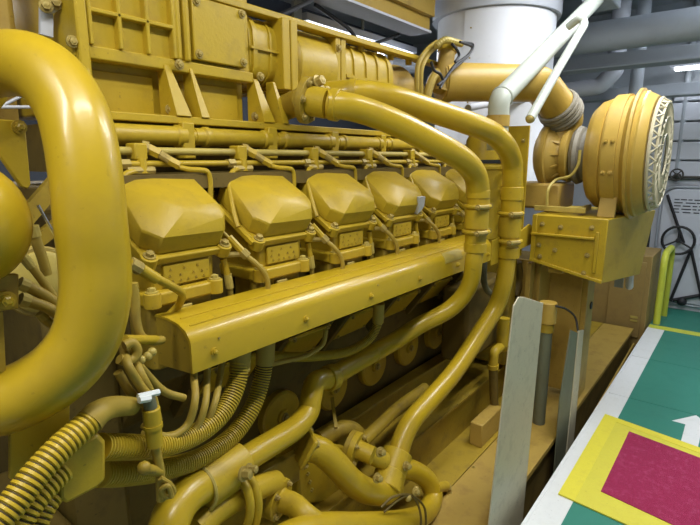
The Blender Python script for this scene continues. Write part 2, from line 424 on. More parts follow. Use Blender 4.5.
# ================================================================== ENGINE FOUNDATION
bp = thing('bedplate', 'yellow oily engine bedplate beside the walkway', 'bedplate', (2, .9, -.03))
MB().box((-.8, .675, -.03), (5.0, .925, 0)).build('deck_plate', M['ochre'], bp, bevel=.002)
MB().box((-.8, .929, -.03), (5.0, 1.6, 0)).build('inner_deck_plate', M['dirty'], bp, bevel=.002)
MB().box((-.8, .69, -.75), (5.0, .71, -.03)).build('side_web', M['grime'], bp)
MB().bar((2.2, .66, -.33), (5.0, .66, -.18), .012, .09).build('side_strip', M['ochre'], bp)
bolts(bp, [(x, .91, 0) for x in (1.9, 2.15, 2.45, 2.75)], (0, 0, 1), .006, h=.004)
# long rails
for nm, y0, y1, z0, z1, lab in (('base_rail', 1.10, 1.26, 0, .21, 'long yellow channel rail on bedplate, nearest the walkway'),
                                ('base_rail', 1.275, 1.325, 0, .36, 'long dark yellow rail on bedplate directly under the round covers')):
    mb = MB().box((.9, y0, z0), (3.05, y0+.012, z1)).box((.9, y0-.02, z1), (3.05, y1, z1+.014)).box((.9, y0, z0), (3.05, y1, z0+.01))
    tag(mb.build(nm, M['dirty'], bevel=.003), lab, 'rail')

# ================================================================== ENGINE BLOCK
eb = thing('engine_block', 'large oily yellow engine block with round side covers', 'engine block', (1.5, 1.7, .3))
prof = [(1.36, .30), (1.33, .42), (1.33, .74), (1.20, .90), (1.20, 1.02), (1.30, 1.42), (2.1, 1.42), (2.2, .9), (2.2, .3)]
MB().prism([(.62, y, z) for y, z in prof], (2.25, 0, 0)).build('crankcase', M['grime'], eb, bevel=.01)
MB().prism([(.62, y, z) for y, z in [(1.38, .02), (1.36, .30), (2.2, .30), (2.1, .02)]], (2.2, 0, 0)).build('oil_pan', M['dark'], eb)
PITCHX = .305
for k in range(5):
    x = 1.235+.305*k
    c = MB().lathe((x, 1.335, .535), (0, -1, 0), [(0, .098), (.03, .098), (.037, .09), (.038, .03), (.048, .028), (.05, .001)], 32)
    o = c.build('inspection_cover', M['yel'], eb)
    MB().hexbolt((x, 1.286, .535), (0, -1, 0), .012).build('bolt', M['bolt'], o)
for k in range(6):
    x = .78+.335*k
    mb = MB().prism([(x, 1.195, .92), (x, 1.325, .76), (x, 1.30, .72), (x, 1.16, .90)], (.03, 0, 0))
    mb.build('side_rib', M['grime'], eb, bevel=.003)
    MB().prism([(x+.07, 1.205, .885), (x+.07, 1.30, .768), (x+.07, 1.288, .76), (x+.07, 1.193, .877)], (.22, 0, 0)).build('side_panel', M['yel'], eb, bevel=.004)
    bolts(eb, [Vector((x+dx, 1.19+dy, .885-dz)) for dx in (.09, .27) for dy, dz in ((.01, .008), (.09, .106))], (0, -.77, -.63), .007)
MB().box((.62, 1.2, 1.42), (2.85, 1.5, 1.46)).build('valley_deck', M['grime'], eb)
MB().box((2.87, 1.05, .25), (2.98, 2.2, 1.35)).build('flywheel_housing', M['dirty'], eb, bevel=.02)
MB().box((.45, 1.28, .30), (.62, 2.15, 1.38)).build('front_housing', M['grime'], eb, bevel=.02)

# ------------------------------------------------------------------ cylinder heads (six on this bank)
def cyl_head():
    x0, x1 = .607, .842; xc = .713
    h = thing('cylinder_head', 'x', 'cylinder head', (xc, 1.09, 1.0), 'cylinder heads in a row along the engine bank')
    T = R_(31); vv = Vector((0, cos(T), sin(T))); nn = Vector((0, -sin(T), cos(T))); O = Vector((0, 1.085, 1.268))
    def L(x, v_, n_): return Vector((x, 0, 0))+O+vv*v_+nn*n_
    # body under the rim
    MB().prism([(x0+.02, 1.10, 1.16), (x0+.02, 1.093, 1.262), (x0+.02, *L(0, .23, -.01)[1:]), (x0+.02, 1.30, 1.16)], (x1-x0-.055, 0, 0)).build('head_casting', M['yel'], h, bevel=.008)
    # rim
    rim = MB()
    def ringpts(e, n_, ch=.03, v0=-.006, v1=.245):
        a, b = x0-e, x1+e; v0 -= e; v1 += e
        return [L(a+ch, v0, n_), L(b-ch, v0, n_), L(b, v0+ch, n_), L(b, v1-ch, n_), L(b-ch, v1, n_), L(a+ch, v1, n_), L(a, v1-ch, n_), L(a, v0+ch, n_)]
    rim.rings([ringpts(.004, -.012, .018), ringpts(.004, .008, .018)])
    rim.build('cover_rim', M['yel'], h, bevel=.003)
    # cover : faceted hump with a big sloping corner at the front left and a nearly square right side
    cv = MB(); a, b = x0+.004, x1-.004
    pts = []
    for n_, e in ((.008, 0), (.058, .002)):
        aa, bb = a-e, b+e
        pts += [L(aa+.030, .004-e, n_), L(bb-.020, .004-e, n_), L(bb, .03, n_), L(bb, .20, n_), L(bb-.03, .235+e, n_), L(aa+.03, .235+e, n_), L(aa, .20, n_), L(aa, .040, n_)]
    pts += [L(a+.002, .12, .072), L(a+.008, .20, .080), L(b-.002, .19, .094), L(b-.002, .045, .090),
            L(b-.022, .020, .086), L(b-.115, .020, .086), L(a+.045, .105, .104), L(a+.100, .040, .104), L(a+.10, .19, .100), L(a+.06, .19, .098), L(b-.03, .18, .100), L(b-.02, .060, .106), L(b-.10, .050, .109)]
    cv.hull(pts)
    bmesh.ops.dissolve_limit(cv.bm, angle_limit=R_(7), verts=cv.bm.verts, edges=cv.bm.edges)
    cv.build('valve_cover', M['yel'], h, bevel=.0045, bseg=2, smooth=30)
    # bolts with lugs on the rim
    for x, v_ in ((x0+.010, .0), (x1-.010, .0), (x0+.006, .235), (x1-.006, .235)):
        lg = MB().tube([L(x, v_, -.02), L(x, v_, .012)], .021, 16); o = lg.build('lug', M['yel'], h, bevel=.002)
        MB().hexbolt(L(x, v_, .012), nn, .010, .009).build('bolt', M['bolt'], o)
    # name plate
    pl = MB().box((x0+.048, 1.086, 1.196), (x1-.055, 1.094, 1.248)).build('cast_plate', M['yel'], h, bevel=.002)
    em = MB(); rr = random.Random(3)
    for r, (n, z) in enumerate(((3, 1.233), (4, 1.217), (5, 1.203))):
        for k in range(n):
            x = x0+.06+k*(.11/n)+rr.uniform(0, .012)
            em.box((x, 1.0845, z), (x+.007, 1.087, z+.002)).box((x+rr.uniform(0, .004), 1.0845, z), (x+.005, 1.087, z+.006))
    em.build('raised_marks', M['dirty'], pl)
    # lower flange with lugs
    MB().prism([(x0-.008, 1.066, 1.155), (x1-.045, 1.066, 1.155), (x1-.03, 1.30, 1.155), (x0-.008, 1.30, 1.155)], (0, 0, .034)).build('base_flange', M['yel'], h, bevel=.006)
    for x in (x0+.006, x1-.05):
        o = MB().cyl((x, 1.074, 1.155), (x, 1.074, 1.192), .020, 18).build('lug', M['yel'], h, bevel=.002)
        MB().hexbolt((x, 1.074, 1.192), (0, 0, 1), .010, .008).build('bolt', M['pale'], o)
    MB().prism([(x0+.02, 1.085, .99), (x1-.06, 1.085, .99), (x1-.045, 1.10, .99), (x1-.045, 1.19, .99), (x0+.005, 1.19, .99), (x0+.005, 1.10, .99)], (0, 0, .166)).build('cylinder_neck', M['dirty'], h, bevel=.006)
    MB().box((xc-.035, 1.07, 1.125), (xc+.005, 1.085, 1.145)).build('small_tag', M['pale'], h, bevel=.002)
    return h
labels = ['cylinder head with faceted cover nearest the camera, partly behind the fat near pipe',
          'second cylinder head from the fat near pipe, with faceted yellow cover',
          'third cylinder head from the fat near pipe, middle of the visible row',
          'fourth cylinder head, its cover front rubbed to bare pale metal',
          'fifth cylinder head, just left of the two upright pipes',
          'farthest cylinder head, mostly hidden behind the two upright pipes']
HP = .335
h0 = cyl_head(); heads = [h0]
for k in range(1, 6):
    c = copy_tree(h0); c.location.x += HP*k; heads.append(c)
for o, l in zip(heads, labels): o['label'] = l
# bare scuffed patch on the fourth cover
T = R_(31); vv = Vector((0, cos(T), sin(T))); nn = Vector((0, -sin(T), cos(T))); O = Vector((0, 1.085, 1.268))
def LL(x, v_, n_): return Vector((x+HP*3, 0, 0))+O+vv*v_+nn*n_
b = .838
pf = [(b-.036, -.002, .012), (b-.018, -.002, .030), (b-.014, .000, .052), (b-.016, .015, .086), (b-.062, .015, .086), (b-.052, -.002, .046)]
m = MB().rings([[LL(x+.003, v_-.007, n_+.002) for x, v_, n_ in pf], [LL(x, v_+.012, n_-.004) for x, v_, n_ in pf]])
m.build('scuffed_patch', M['foil'], heads[3], label='bare pale metal patch')

# ------------------------------------------------------------------ fuel lines along the heads
XA, XB = .60, 2.62
mf = thing('water_manifold', 'thick jointed yellow manifold tube running above all the valve covers', 'manifold', (1.5, 1.34, 1.53))
for k in range(6):
    a = .60+HP*k
    MB().lathe((a, 1.335, 1.565), (1, 0, 0), [(0, .026), (.03, .026), (.035, .031), (.05, .031), (.055, .0275), (.27, .0275), (.275, .032), (.30, .032), (.305, .024), (.335, .024)], 20).build('manifold_section', M['yel'], mf)
    MB().box((a+.285, 1.31, 1.50), (a+.325, 1.36, 1.605)).build('bracket', M['yel'], mf, bevel=.004)
    MB().hexbolt((a+.305, 1.345, 1.605), (0, 0, 1), .009).build('bolt', M['bolt'], mf)
rail1 = tag(MB().tube([(XA, 1.27, 1.520), (XB, 1.27, 1.520)], .0105, 12).build('fuel_line', M['pale']), 'long straight fuel line, upper of the two along the valve covers', 'fuel line')
rail2 = tag(MB().tube([(XA, 1.25, 1.487), (XB, 1.25, 1.487)], .0085, 12).build('fuel_line', M['yel']), 'long straight fuel line, lower of the two along the valve covers', 'fuel line')
def jumper():
    x = .715
    j = thing('fuel_fitting', 'x', 'pipe fitting', (x, 1.27, 1.49), 'fuel line fittings above the valve covers')
    MB().box((x-.018, 1.247, 1.497), (x+.018, 1.292, 1.540)).build('block', M['yel'], j, bevel=.004)
    MB().tube([(x, 1.25, 1.50), (x, 1.245, 1.462)], .012, 8).build('nut', M['yel'], j)
    MB().tube([(x-.06, 1.25, 1.487), (x-.035, 1.25, 1.487)], .014, 6).build('nut', M['bolt'], j)
    MB().tube([(x-.045, 1.247, 1.470), (x+.03, 1.247, 1.470)], .012, 8).build('nut', M['bolt'], j)
    # knurled union pointing down right
    MB().tube([(x+.028, 1.262, 1.527), (x+.05, 1.245, 1.512)], .015, 6).build('union', M['yel'], j)
    MB().tube([(x+.05, 1.245, 1.512), (x+.072, 1.228, 1.494)], .0115, 10).build('union', M['bolt'], j)
    MB().tube([(x+.068, 1.23, 1.496), (x+.088, 1.215, 1.482)], .013, 6).build('union', M['yel'], j)
    MB().tube([(x+.015, 1.27, 1.53), (x+.03, 1.262, 1.527)], .018, 10).build('union', M['bolt'], j)
    MB().tube(smooth_path([(x+.08, 1.22, 1.48), (x+.11, 1.205, 1.472), (x+.14, 1.20, 1.470), (x+.165, 1.20, 1.464), (x+.173, 1.20, 1.44), (x+.171, 1.20, 1.39)]), .0075, 10).build('fuel_pipe', M['yel'], j)
    MB().tube(smooth_path([(x, 1.245, 1.468), (x-.035, 1.24, 1.468), (x-.072, 1.22, 1.455), (x-.095, 1.20, 1.42), (x-.118, 1.16, 1.36), (x-.128, 1.13, 1.31)]), .0075, 10).build('leak_pipe', M['yel'], j)
    return j
jl = ['yellow fuel line fitting over the cover nearest camera, beside fat near pipe', 'yellow fuel line fitting between the first and second cylinder heads', 'yellow fuel line fitting between second and third cylinder heads',
      'yellow fuel line fitting between third and fourth cylinder heads', 'yellow fuel line fitting between fourth and fifth cylinder heads', 'yellow fuel line fitting nearest the two upright pipes']
j0 = jumper(); js = [j0]
for k in range(1, 6): c = copy_tree(j0); c.location.x += HP*k; js.append(c)
for o, l in zip(js, jl): o['label'] = l
# hoses between the heads
def gap_hose():
    x = .86
    j = thing('injector_hose', 'x', 'hose', (x, 1.1, 1.1), 'short hoses in the gaps between cylinder heads')
    MB().tube(smooth_path([(x-.015, 1.21, 1.385), (x-.005, 1.15, 1.33), (x+.01, 1.10, 1.285)]), .004, 8).build('wire', M['pale'], j)
    MB().tube([(x+.008, 1.105, 1.29), (x+.034, 1.075, 1.245)], .0105, 8).build('fitting', M['yel'], j)
    MB().tube([(x+.030, 1.079, 1.252), (x+.040, 1.068, 1.236)], .0135, 6).build('nut', M['bolt'], j)
    MB().tube(smooth_path([(x+.036, 1.072, 1.24), (x+.055, 1.05, 1.215), (x+.078, 1.04, 1.18), (x+.085, 1.04, 1.14), (x+.06, 1.05, 1.11), (x+.02, 1.06, 1.095), (x-.01, 1.075, 1.06)]), .0075, 10).build('hose_line', M['hose'], j)
    MB().tube([(x-.018, 1.10, 1.235), (x-.006, 1.10, 1.185)], .0095, 8).build('fitting', M['yel'], j)
    MB().tube([(x-.02, 1.10, 1.245), (x+.03, 1.082, 1.243)], .008, 8).build('fitting', M['bolt'], j)
    MB().tube([(x-.006, 1.10, 1.19), (x+.0, 1.10, 1.15)], .0115, 10).build('sleeve', M['pale'], j)
    MB().tube(smooth_path([(x, 1.10, 1.15), (x+.002, 1.10, 1.10), (x-.005, 1.10, 1.03)]), .0075, 8).build('hose_line', M['hose'], j)
    MB().tube([(x-.04, 1.13, 1.23), (x-.045, 1.14, 1.16)], .006, 8).build('hose_line', M['bolt'], j)
    # inclined guide strip running up the side of the next rim
    MB().bar((x+.066, 1.075, 1.268), (x+.060, 1.23, 1.37), .010, .012).build('guide_strip', M['yel'], j)
    return j
gl = ['looped injector hose between first and second cylinder heads', 'looped injector hose between second and third cylinder heads', 'looped injector hose between third and fourth cylinder heads',
      'looped injector hose between fourth and fifth cylinder heads', 'looped injector hose right of the fifth cylinder head']
g0 = gap_hose(); gs = [g0]
for k in range(1, 5): c = copy_tree(g0); c.location.x += HP*k; gs.append(c)
for o, l in zip(gs, gl): o['label'] = l

# ================================================================== AIR PLENUM / AFTERCOOLER HOUSING
Y0 = 1.38
K = Y0/1.35
def hx(px, py=60): return at(px, py, Y=Y0).x
ac = thing('aftercooler_housing', 'large ribbed yellow aftercooler housing along the top of the engine', 'housing', (1.2, 1.6, 1.6))
xa = hx(76); xb = hx(252)
ztop = 1.98; zl = 1.765; zr = 1.622
MB().box((xa, Y0+.012, zl), (xb, 1.95, 2.12)).build('upper_casing', M['yel'], ac, bevel=.006)
MB().box((xa, Y0+.055, zr), (xb, 1.85, zl)).build('lower_casing', M['yel'], ac, bevel=.006)
MB().box((xa-.005, Y0-.004, zl-.012), (xb, Y0+.04, zl+.022)).build('waist_rail', M['yel'], ac, bevel=.004)
MB().box((.66, Y0-.05, 1.60), (2.35, Y0+.2, 1.622)).build('bottom_rail', M['yel'], ac, bevel=.003)
MB().box((hx(172), Y0-.004, ztop), (2.9, Y0+.05, ztop+.022)).build('top_rail', M['yel'], ac, bevel=.003)
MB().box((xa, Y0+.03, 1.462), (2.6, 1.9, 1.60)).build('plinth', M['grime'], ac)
# grid ribs
g = MB(); gx = [hx(88, 20), hx(118, 25), hx(146, 28), hx(172, 30)]
for x in gx: g.box((x-.006, Y0-.012, zl+.022), (x+.006, Y0+.02, 2.12))
for z in (1.872,): g.box((gx[0], Y0-.012, z-.006), (gx[-1], Y0+.02, z+.006))
g.build('grid_ribs', M['yel'], ac, bevel=.003)
MB().box((hx(72, 20), Y0-.02, zl-.1), (hx(84, 20), Y0+.03, 2.12)).build('corner_post', M['yel'], ac, bevel=.005)
for px in (176, 185): MB().box((hx(px, 30)-.010, Y0-.014, zl+.02), (hx(px, 30)+.010, Y0+.02, 2.1)).build('upright_rib', M['yel'], ac, bevel=.007)
# flat cover plate
c0, c1 = hx(191, 30), hx(243, 40)
cp = MB().box((c0, Y0-.012, zl+.03), (c1, Y0+.013, ztop-.006)).build('cover_plate', M['yel'], ac, bevel=.003)
for x, z in ((c0+.015, zl+.047), (c1-.012, zl+.047), (c0+.015, ztop-.02), (c1-.012, ztop-.02)): MB().hexbolt((x, Y0-.012, z), (0, -1, 0), .009).build('bolt', M['bolt'], cp)
# lower recessed panels and gussets
for a, b in ((90, 162), (189, 246)): MB().box((hx(a, 90), Y0+.045, zr+.006), (hx(b, 90), Y0+.057, zl-.03)).build('recessed_panel', M['yel'], ac, bevel=.003)
for a, wd in ((86, .012), (165, .05), (190, .03), (253, .05), (272, .03)):
    x = hx(a, 95)
    MB().hull([(x+dx*wd*(.35 if z > zl-.05 else 1), y, z) for dx in (0, 1) for y, z in ((Y0+.03, zl+.002), (Y0-.006, zl+.002), (Y0-.055, zr), (Y0+.03, zr))]).build('gusset', M['yel'], ac, bevel=.002)
bolts(ac, [(hx(175, 60), Y0-.02, zl+.005), (hx(259, 76), Y0-.006, zl+.012), (hx(70, 40), Y0-.01, zl+.02), (hx(168, 112), Y0-.01, zr+.02), (hx(253, 120), Y0-.01, zr+.02)], (0, -1, 0), .010)
# rounded neck section
x1_, x2_ = xb, hx(279, 60)
cyc, czc = 1.56, 1.87
def D(x, ry, rz, n=24):
    out = []
    for k in range(n):
        a = 2*pi*k/n; cx, sx = cos(a), sin(a); e = .55
        out.append(Vector((x, cyc+ry*math.copysign(abs(cx)**e, cx), czc+rz*math.copysign(abs(sx)**e, sx))))
    return out
MB().rings([D(x1_, .17, .115), D(x2_, .17, .115)]).build('neck_casting', M['yel'], ac)
MB().rings([D(x1_+.012, .178, .122), D(x1_+.03, .178, .122)]).rings([D(x1_+.09, .176, .118), D(x1_+.098, .176, .118)]).build('neck_ribs', M['yel'], ac)
MB().bar((x1_, Y0+.006, czc), (x2_, Y0+.006, czc), .012, .008).build('neck_bead', M['yel'], ac)
MB().box((x2_, Y0-.022, 1.745), (x2_+.035, 1.75, 1.985)).build('flange', M['yel'], ac, bevel=.003)
MB().box((x2_+.042, Y0-.022, 1.745), (x2_+.075, 1.75, 1.985)).build('flange', M['yel'], ac, bevel=.003)
# cylindrical bellows duct
x3 = x2_+.075; x4 = hx(337, 75)
MB().lathe((x3, 1.52, 1.855), (1, 0, 0), [(0, .10), (.02, .142), (.035, .152), (.05, .146), (x4-x3, .146)], 48).build('round_duct', M['yel'], ac)
MB().box((x4, Y0+.005, 1.70), (x4+.03, 1.68, 1.985)).build('flange', M['yel'], ac, bevel=.003)
MB().box((x4+.036, Y0+.005, 1.70), (x4+.065, 1.68, 1.985)).build('flange', M['yel'], ac, bevel=.003)
x5 = hx(395, 85)
def D2(x, ry, rz, n=24):
    return [Vector((x, 1.54+ry*math.copysign(abs(cos(2*pi*k/n))**.6, cos(2*pi*k/n)), 1.843+rz*math.copysign(abs(sin(2*pi*k/n))**.6, sin(2*pi*k/n)))) for k in range(n)]
MB().rings([D2(x4+.065, .15, .145), D2(x5, .15, .14)]).build('ribbed_casting', M['yel'], ac)
rb = MB()
for t_ in (.18, .42, .66, .9):
    x = x4+.065+(x5-x4-.065)*t_; rb.rings([D2(x-.008, .157, .15), D2(x+.008, .157, .15)])
rb.bar((x4+.07, 1.393, 1.84), (x5, 1.393, 1.84), .02, .012)
rb.build('casting_ribs', M['yel'], ac)
MB().lathe((x5, 1.54, 1.835), (1, 0, 0), [(0, .145), (.02, .145), (.022, .125), (.12, .125), (.19, .14), (.215, .14), (.22, .12), (.40, .10)], 40).build('end_duct', M['ochre'], ac)
for x in (x4+.03, x4+.19, x5, x5+.16): MB().cyl((x+.02, 1.42, 1.96), (x+.02, 1.42, 2.01), .016, 8).build('stud', M['yel'], ac)
bolts(ac, [(x4+.015, Y0+.004, 1.94), (x4+.015, Y0+.004, 1.80), (x5+.09, 1.43, 1.86)], (0, -1, 0), .010)
MB().box((x5+.2, 1.43, 1.72), (2.95, 1.62, 1.76)).build('end_bracket', M['dark'], ac)

# coil hoses and cap at the far end of the housing
t = thing('capped_vent', 'yellow capped vent stub with black wires above the orange duct', 'vent', at(445, 80, Y=1.3))
a = at(441, 92, Y=1.33); b = at(447, 52, Y=1.33); MB().tube([a, b], .043, 24).build('stub', M['ochre'], t)
MB().lathe(b, b-a, [(0, .05), (.03, .05), (.035, .045), (.036, .001)], 24).build('cap', M['yel'], t)
MB().tube(smooth_path([at(436, 46, Y=1.28), at(445, 40, Y=1.27), at(455, 42, Y=1.27), at(462, 44, Y=1.27)]), [.012+.006*(k % 2) for k in range(25)], 8).build('connector', M['pale'], t)
for i, pts in enumerate(([(463, 43), (472, 47), (468, 55), (455, 65), (446, 78), (438, 85)], [(460, 42), (473, 45), (466, 58), (450, 72), (440, 88)], [(452, 44), (457, 50), (459, 56), (455, 62)], [(431, 62), (434, 70), (440, 74), (443, 80)])):
    MB().tube(smooth_path([at(x, y, Y=1.22) for x, y in pts]), .007, 8).build('wire', M['black'], t)
for i, (pts, r) in enumerate(([[(417, 98), (417, 75), (419, 62), (427, 50), (437, 42)], .012], [[(421, 98), (421, 72), (425, 60), (432, 50), (441, 45)], .012], [[(426, 103), (428, 92), (432, 80), (437, 72)], .022])):
    tag(MB().tube(smooth_path([at(x, y, Y=1.32) for x, y in pts]), r, 10).build('hose', M['hose']),
        ('thin yellow hose arching up to the vent cap, leftmost of pair', 'thin yellow hose arching up to the vent cap, right of pair', 'short thick yellow hose left of the vent stub')[i], 'hose')

# ================================================================== ORANGE COMPRESSOR DUCT, TURBO, FILTER DRUM
od = thing('compressor_duct', 'fat orange yellow duct running right from housing, elbow turned down', 'duct', at(500, 82, Y=1.1))
S = at(440, 82, Y=1.36); E2 = Vector((2.93, 1.015, S.z+.01))
dn = at(563, 114, X=3.17)
pth = arc_path([S, E2+(E2-S).normalized()*.04, dn], .16, 14)
MB().tube(pth, .098, 36).build('duct_run', M['orange'], od)
MB().tube([S+(E2-S)*0.02, S+(E2-S)*.10], .104, 36).build('sleeve', M['orange'], od)
dd = (pth[-1]-pth[-2]).normalized()
mb = MB()
for k in range(5): mb.torus(dn-dd*(.075-.022*k), dd, .104+.004*(k % 2), .013, 36, 8)
mb.build('wrapped_clamp', M['band'], od, label='stained wrapped clamp rings')
MB().tube(smooth_path([dn-dd*.01, dn+dd*.05, Vector((3.2, .93, 1.60)), Vector((3.19, .93, 1.54))]), .088, 30).build('lower_neck', M['ochre'], od)

AX = 3.25; AZ = 1.52
tb = thing('turbocharger', 'ochre round turbocharger housing between orange elbow and filter drum', 'turbocharger', (AX-.05, .98, 1.3))
MB().lathe((AX-.06, 1.04, AZ), (0, -1, 0), [(0, .12), (.03, .175), (.06, .19), (.078, .19), (.082, .17), (.10, .16), (.13, .125), (.15, .12), (.155, .148), (.175, .155), (.19, .155), (.195, .12)], 44).build('compressor_housing', M['ochre'], tb)
mb = MB()
for k in range(12):
    a = 2*pi*k/12; u = Vector((cos(a), 0, sin(a)))
    mb.prism([Vector((AX-.06, .955, AZ))+u*.10, Vector((AX-.06, .955, AZ))+u*.165, Vector((AX-.06, .885, AZ))+u*.125, Vector((AX-.06, .885, AZ))+u*.09], Vector((0, 1, 0)).cross(u)*.012)
mb.build('ribs', M['ochre'], tb)
MB().lathe((AX-.04, .845, AZ), (0, -1, 0), [(0, .12), (.008, .15), (.03, .168), (.05, .16), (.06, .14), (.07, .135), (.10, .135)], 44).build('intake_boot', M['band'], tb, label='dark grey rubber boot')
MB().box((3.05, .86, 1.21), (3.35, 1.15, 1.36)).build('mounting_foot', M['ochre'], tb, bevel=.015)

dr = thing('air_filter', 'big round orange yellow air filter drum with mesh end facing walkway', 'air filter', (AX, .57, 1.2))
MB().lathe((AX, .745, AZ), (0, -1, 0), [(0, .20), (.005, .26), (.03, .285), (.04, .295), (.085, .31), (.09, .302), (.10, .315), (.205, .322), (.21, .315)], 72).build('drum_shell', M['orange'], dr, bevel=0)
MB().lathe((AX, .530, AZ), (0, -1, 0), [(-.03, .31), (0, .345), (.004, .356), (.018, .356), (.022, .338), (.04, .342), (.048, .332), (.055, .330), (.088, .312), (.092, .29)], 72).build('clamp_ring', M['orange'], dr)
MB().lathe((AX, .685, AZ), (0, -1, 0), [(.05, .318), (.05, .329), (.115, .331), (.115, .318)], 72).build('strap', M['orange'], dr)
MB().lathe((AX, .445, AZ), (0, -1, 0), [(-.02, .20), (-.02, .275), (.02, .275), (.022, .20)], 60).build('filter_element', M['foil'], dr, label='pale pleated filter paper')
g = MB()
g.torus((AX, .425, AZ), (0, 1, 0), .298, .009, 60, 6).torus((AX, .395, AZ), (0, 1, 0), .275, .007, 60, 6)
for k in range(28):
    a = 2*pi*k/28; b = 2*pi*(k+1)/28; c_ = 2*pi*(k+.5)/28
    def pc(an, r, y): return Vector((AX+r*cos(an), y, AZ+r*sin(an)))
    g.tube([pc(a, .298, .43), pc(c_, .28, .395), pc(b, .298, .43)], .007, 5)
    g.tube([pc(c_, .28, .395), pc(a, .22, .393), pc(a-.2, .12, .393)], .005, 5)
g.torus((AX, .393, AZ), (0, 1, 0), .20, .006, 40, 5).torus((AX, .393, AZ), (0, 1, 0), .11, .005, 30, 5)
g.build('wire_mesh', M['mesh'], dr)
lt = MB()
bolts(dr, [(AX-.331*cos(R_(s)), .602+dy, AZ+.329*sin(R_(s))) for s in (12, -16) for dy in (-.015, .02)], (-1, 0, 0), .009, 'orange')
MB().prism([(AX-.27, .640, 1.191), (AX-.27, .555, 1.191), (AX-.235, .555, 1.30), (AX-.235, .640, 1.30)], (.03, 0, 0)).build('support_foot', M['ochre'], dr, bevel=.003)

# hood box under the drum
hd = thing('filter_support_box', 'boxy yellow support housing with bolted front panel under the filter drum', 'box', (3.2, .7, .85))
A_ = (2.9, .565); B_ = (2.9, .955); D_ = (3.62, .445); E_ = (3.62, 1.0)
def pr(zt): return [(A_[0], A_[1], zt), (D_[0], D_[1], zt), (E_[0], E_[1], zt), (B_[0], B_[1], zt)]
MB().rings([[Vector((2.90, .565, .845)), Vector((3.50, .475, .80)), Vector((3.50, 1.0, .80)), Vector((2.90, .955, .925))], [Vector(p) for p in pr(1.19)]]).build('casing', M['yel'], hd, bevel=.004)
MB().box((2.875, .62, 1.078), (2.90, .955, 1.09)).build('shelf_lip', M['yel'], hd, bevel=.002)
MB().box((2.885, .60, .90), (2.90, .617, 1.12)).build('side_strip', M['yel'], hd, bevel=.003)
MB().prism([(2.885, .955, .925), (2.885, .565, .845), (2.885, .565, .862), (2.885, .955, .942)], (.02, 0, 0)).build('lower_lip', M['yel'], hd, bevel=.002)
MB().prism([(2.89, .955, .925), (2.89, .93, .925), (2.89, .93, 1.19), (2.89, .955, 1.19)], (.02, 0, 0)).build('side_lip', M['yel'], hd, bevel=.002)
bolts(hd, [(2.895, y, z) for y, z in ((.90, 1.14), (.80, 1.13), (.64, 1.14), (.91, 1.02), (.82, 1.0), (.65, .99), (.66, .89), (.9, .955))], (-1, 0, 0), .009)
# small copper line beside the turbo
tag(MB().tube(smooth_path([at(547, 205, X=2.95), at(548, 190, X=2.95), at(556, 180, X=3.0), at(570, 176, X=3.0), at(578, 165, X=3.0), at(580, 150, X=3.0)]), .008, 8).build('oil_line', M['pale']), 'thin curved pale oil line in front of the turbocharger', 'pipe')
tag(MB().box((2.98, .70, 1.205), (3.0, .98, 1.235)).box((3.0, .72, 1.205), (3.2, .74, 1.24)).build('mounting_bar', M['pale'], bevel=.003), 'pale bar lying on the support housing below the turbocharger', 'bar')

# pedestals under hood
ps = thing('pedestal', 'ochre engine pedestal with round hole standing on bedplate', 'pedestal', (3.1, .9, 0))
MB().box((3.02, .93, 0), (3.05, 1.10, .90)).box((3.0, .92, 0), (3.28, .94, .88)).build('web', M['ochre'], ps, bevel=.003)
MB().box((2.93, .955, 0), (3.0, .985, .90)).build('flange', M['ochre'], ps, bevel=.003)
MB().box((3.22, .70, .0), (3.40, .73, .83)).box((3.2, .73, .05), (3.22, .95, .83)).build('cheek_plate', M['ochre'], ps, bevel=.004)
MB().cyl((3.33, .699, .60), (3.33, .693, .60), .024, 18).build('hole', M['black'], ps)
MB().box((2.93, .78, .86), (3.02, .86, .93)).build('toggle', M['orange'], ps, bevel=.008)
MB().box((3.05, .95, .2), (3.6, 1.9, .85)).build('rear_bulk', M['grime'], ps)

cb = thing('control_cabinet', 'brown yellow cabinet standing beyond the bedplate, behind the support housing', 'cabinet', (5.3, .9, -.75))
zt = at(650, 256, X=5.08).z
MB().box((5.07, .60, -.75), (5.6, 1.35, zt)).build('carcass', M['brown'], cb, bevel=.006)
MB().box((5.055, .64, -.1), (5.07, .92, zt-.06)).build('door', M['brown'], cb, bevel=.003)
MB().box((5.05, .66, .08), (5.056, .72, .10)).box((5.05, .66, .05), (5.056, .72, .065)).build('latch', M['pale'], cb)
tag(MB().tube(smooth_path([(3.46, .52, .80), (3.46, .52, .76), (3.48, .52, .72), (3.52, .53, .73)]), .022, 8).build('hanging_bag', M['foil']), 'small pale crumpled bag hanging under the housing corner', 'bag')
tag(MB().box((3.50, .56, .70), (3.51, .61, .81)).build('hanging_label', M['bluegrey']), 'small blue grey tag plate hanging under the support housing', 'tag')

# handrail loop at end of walkway
o = MB().tube(arc_path([(5.28, .535, .0), (5.28, .535, .66), (5.80, .535, .66), (5.80, .535, -.05)], .14, 8), .030, 12)
tag(o.build('handrail', M['lime']), 'lime yellow looped handrail at the far end of the walkway', 'handrail')

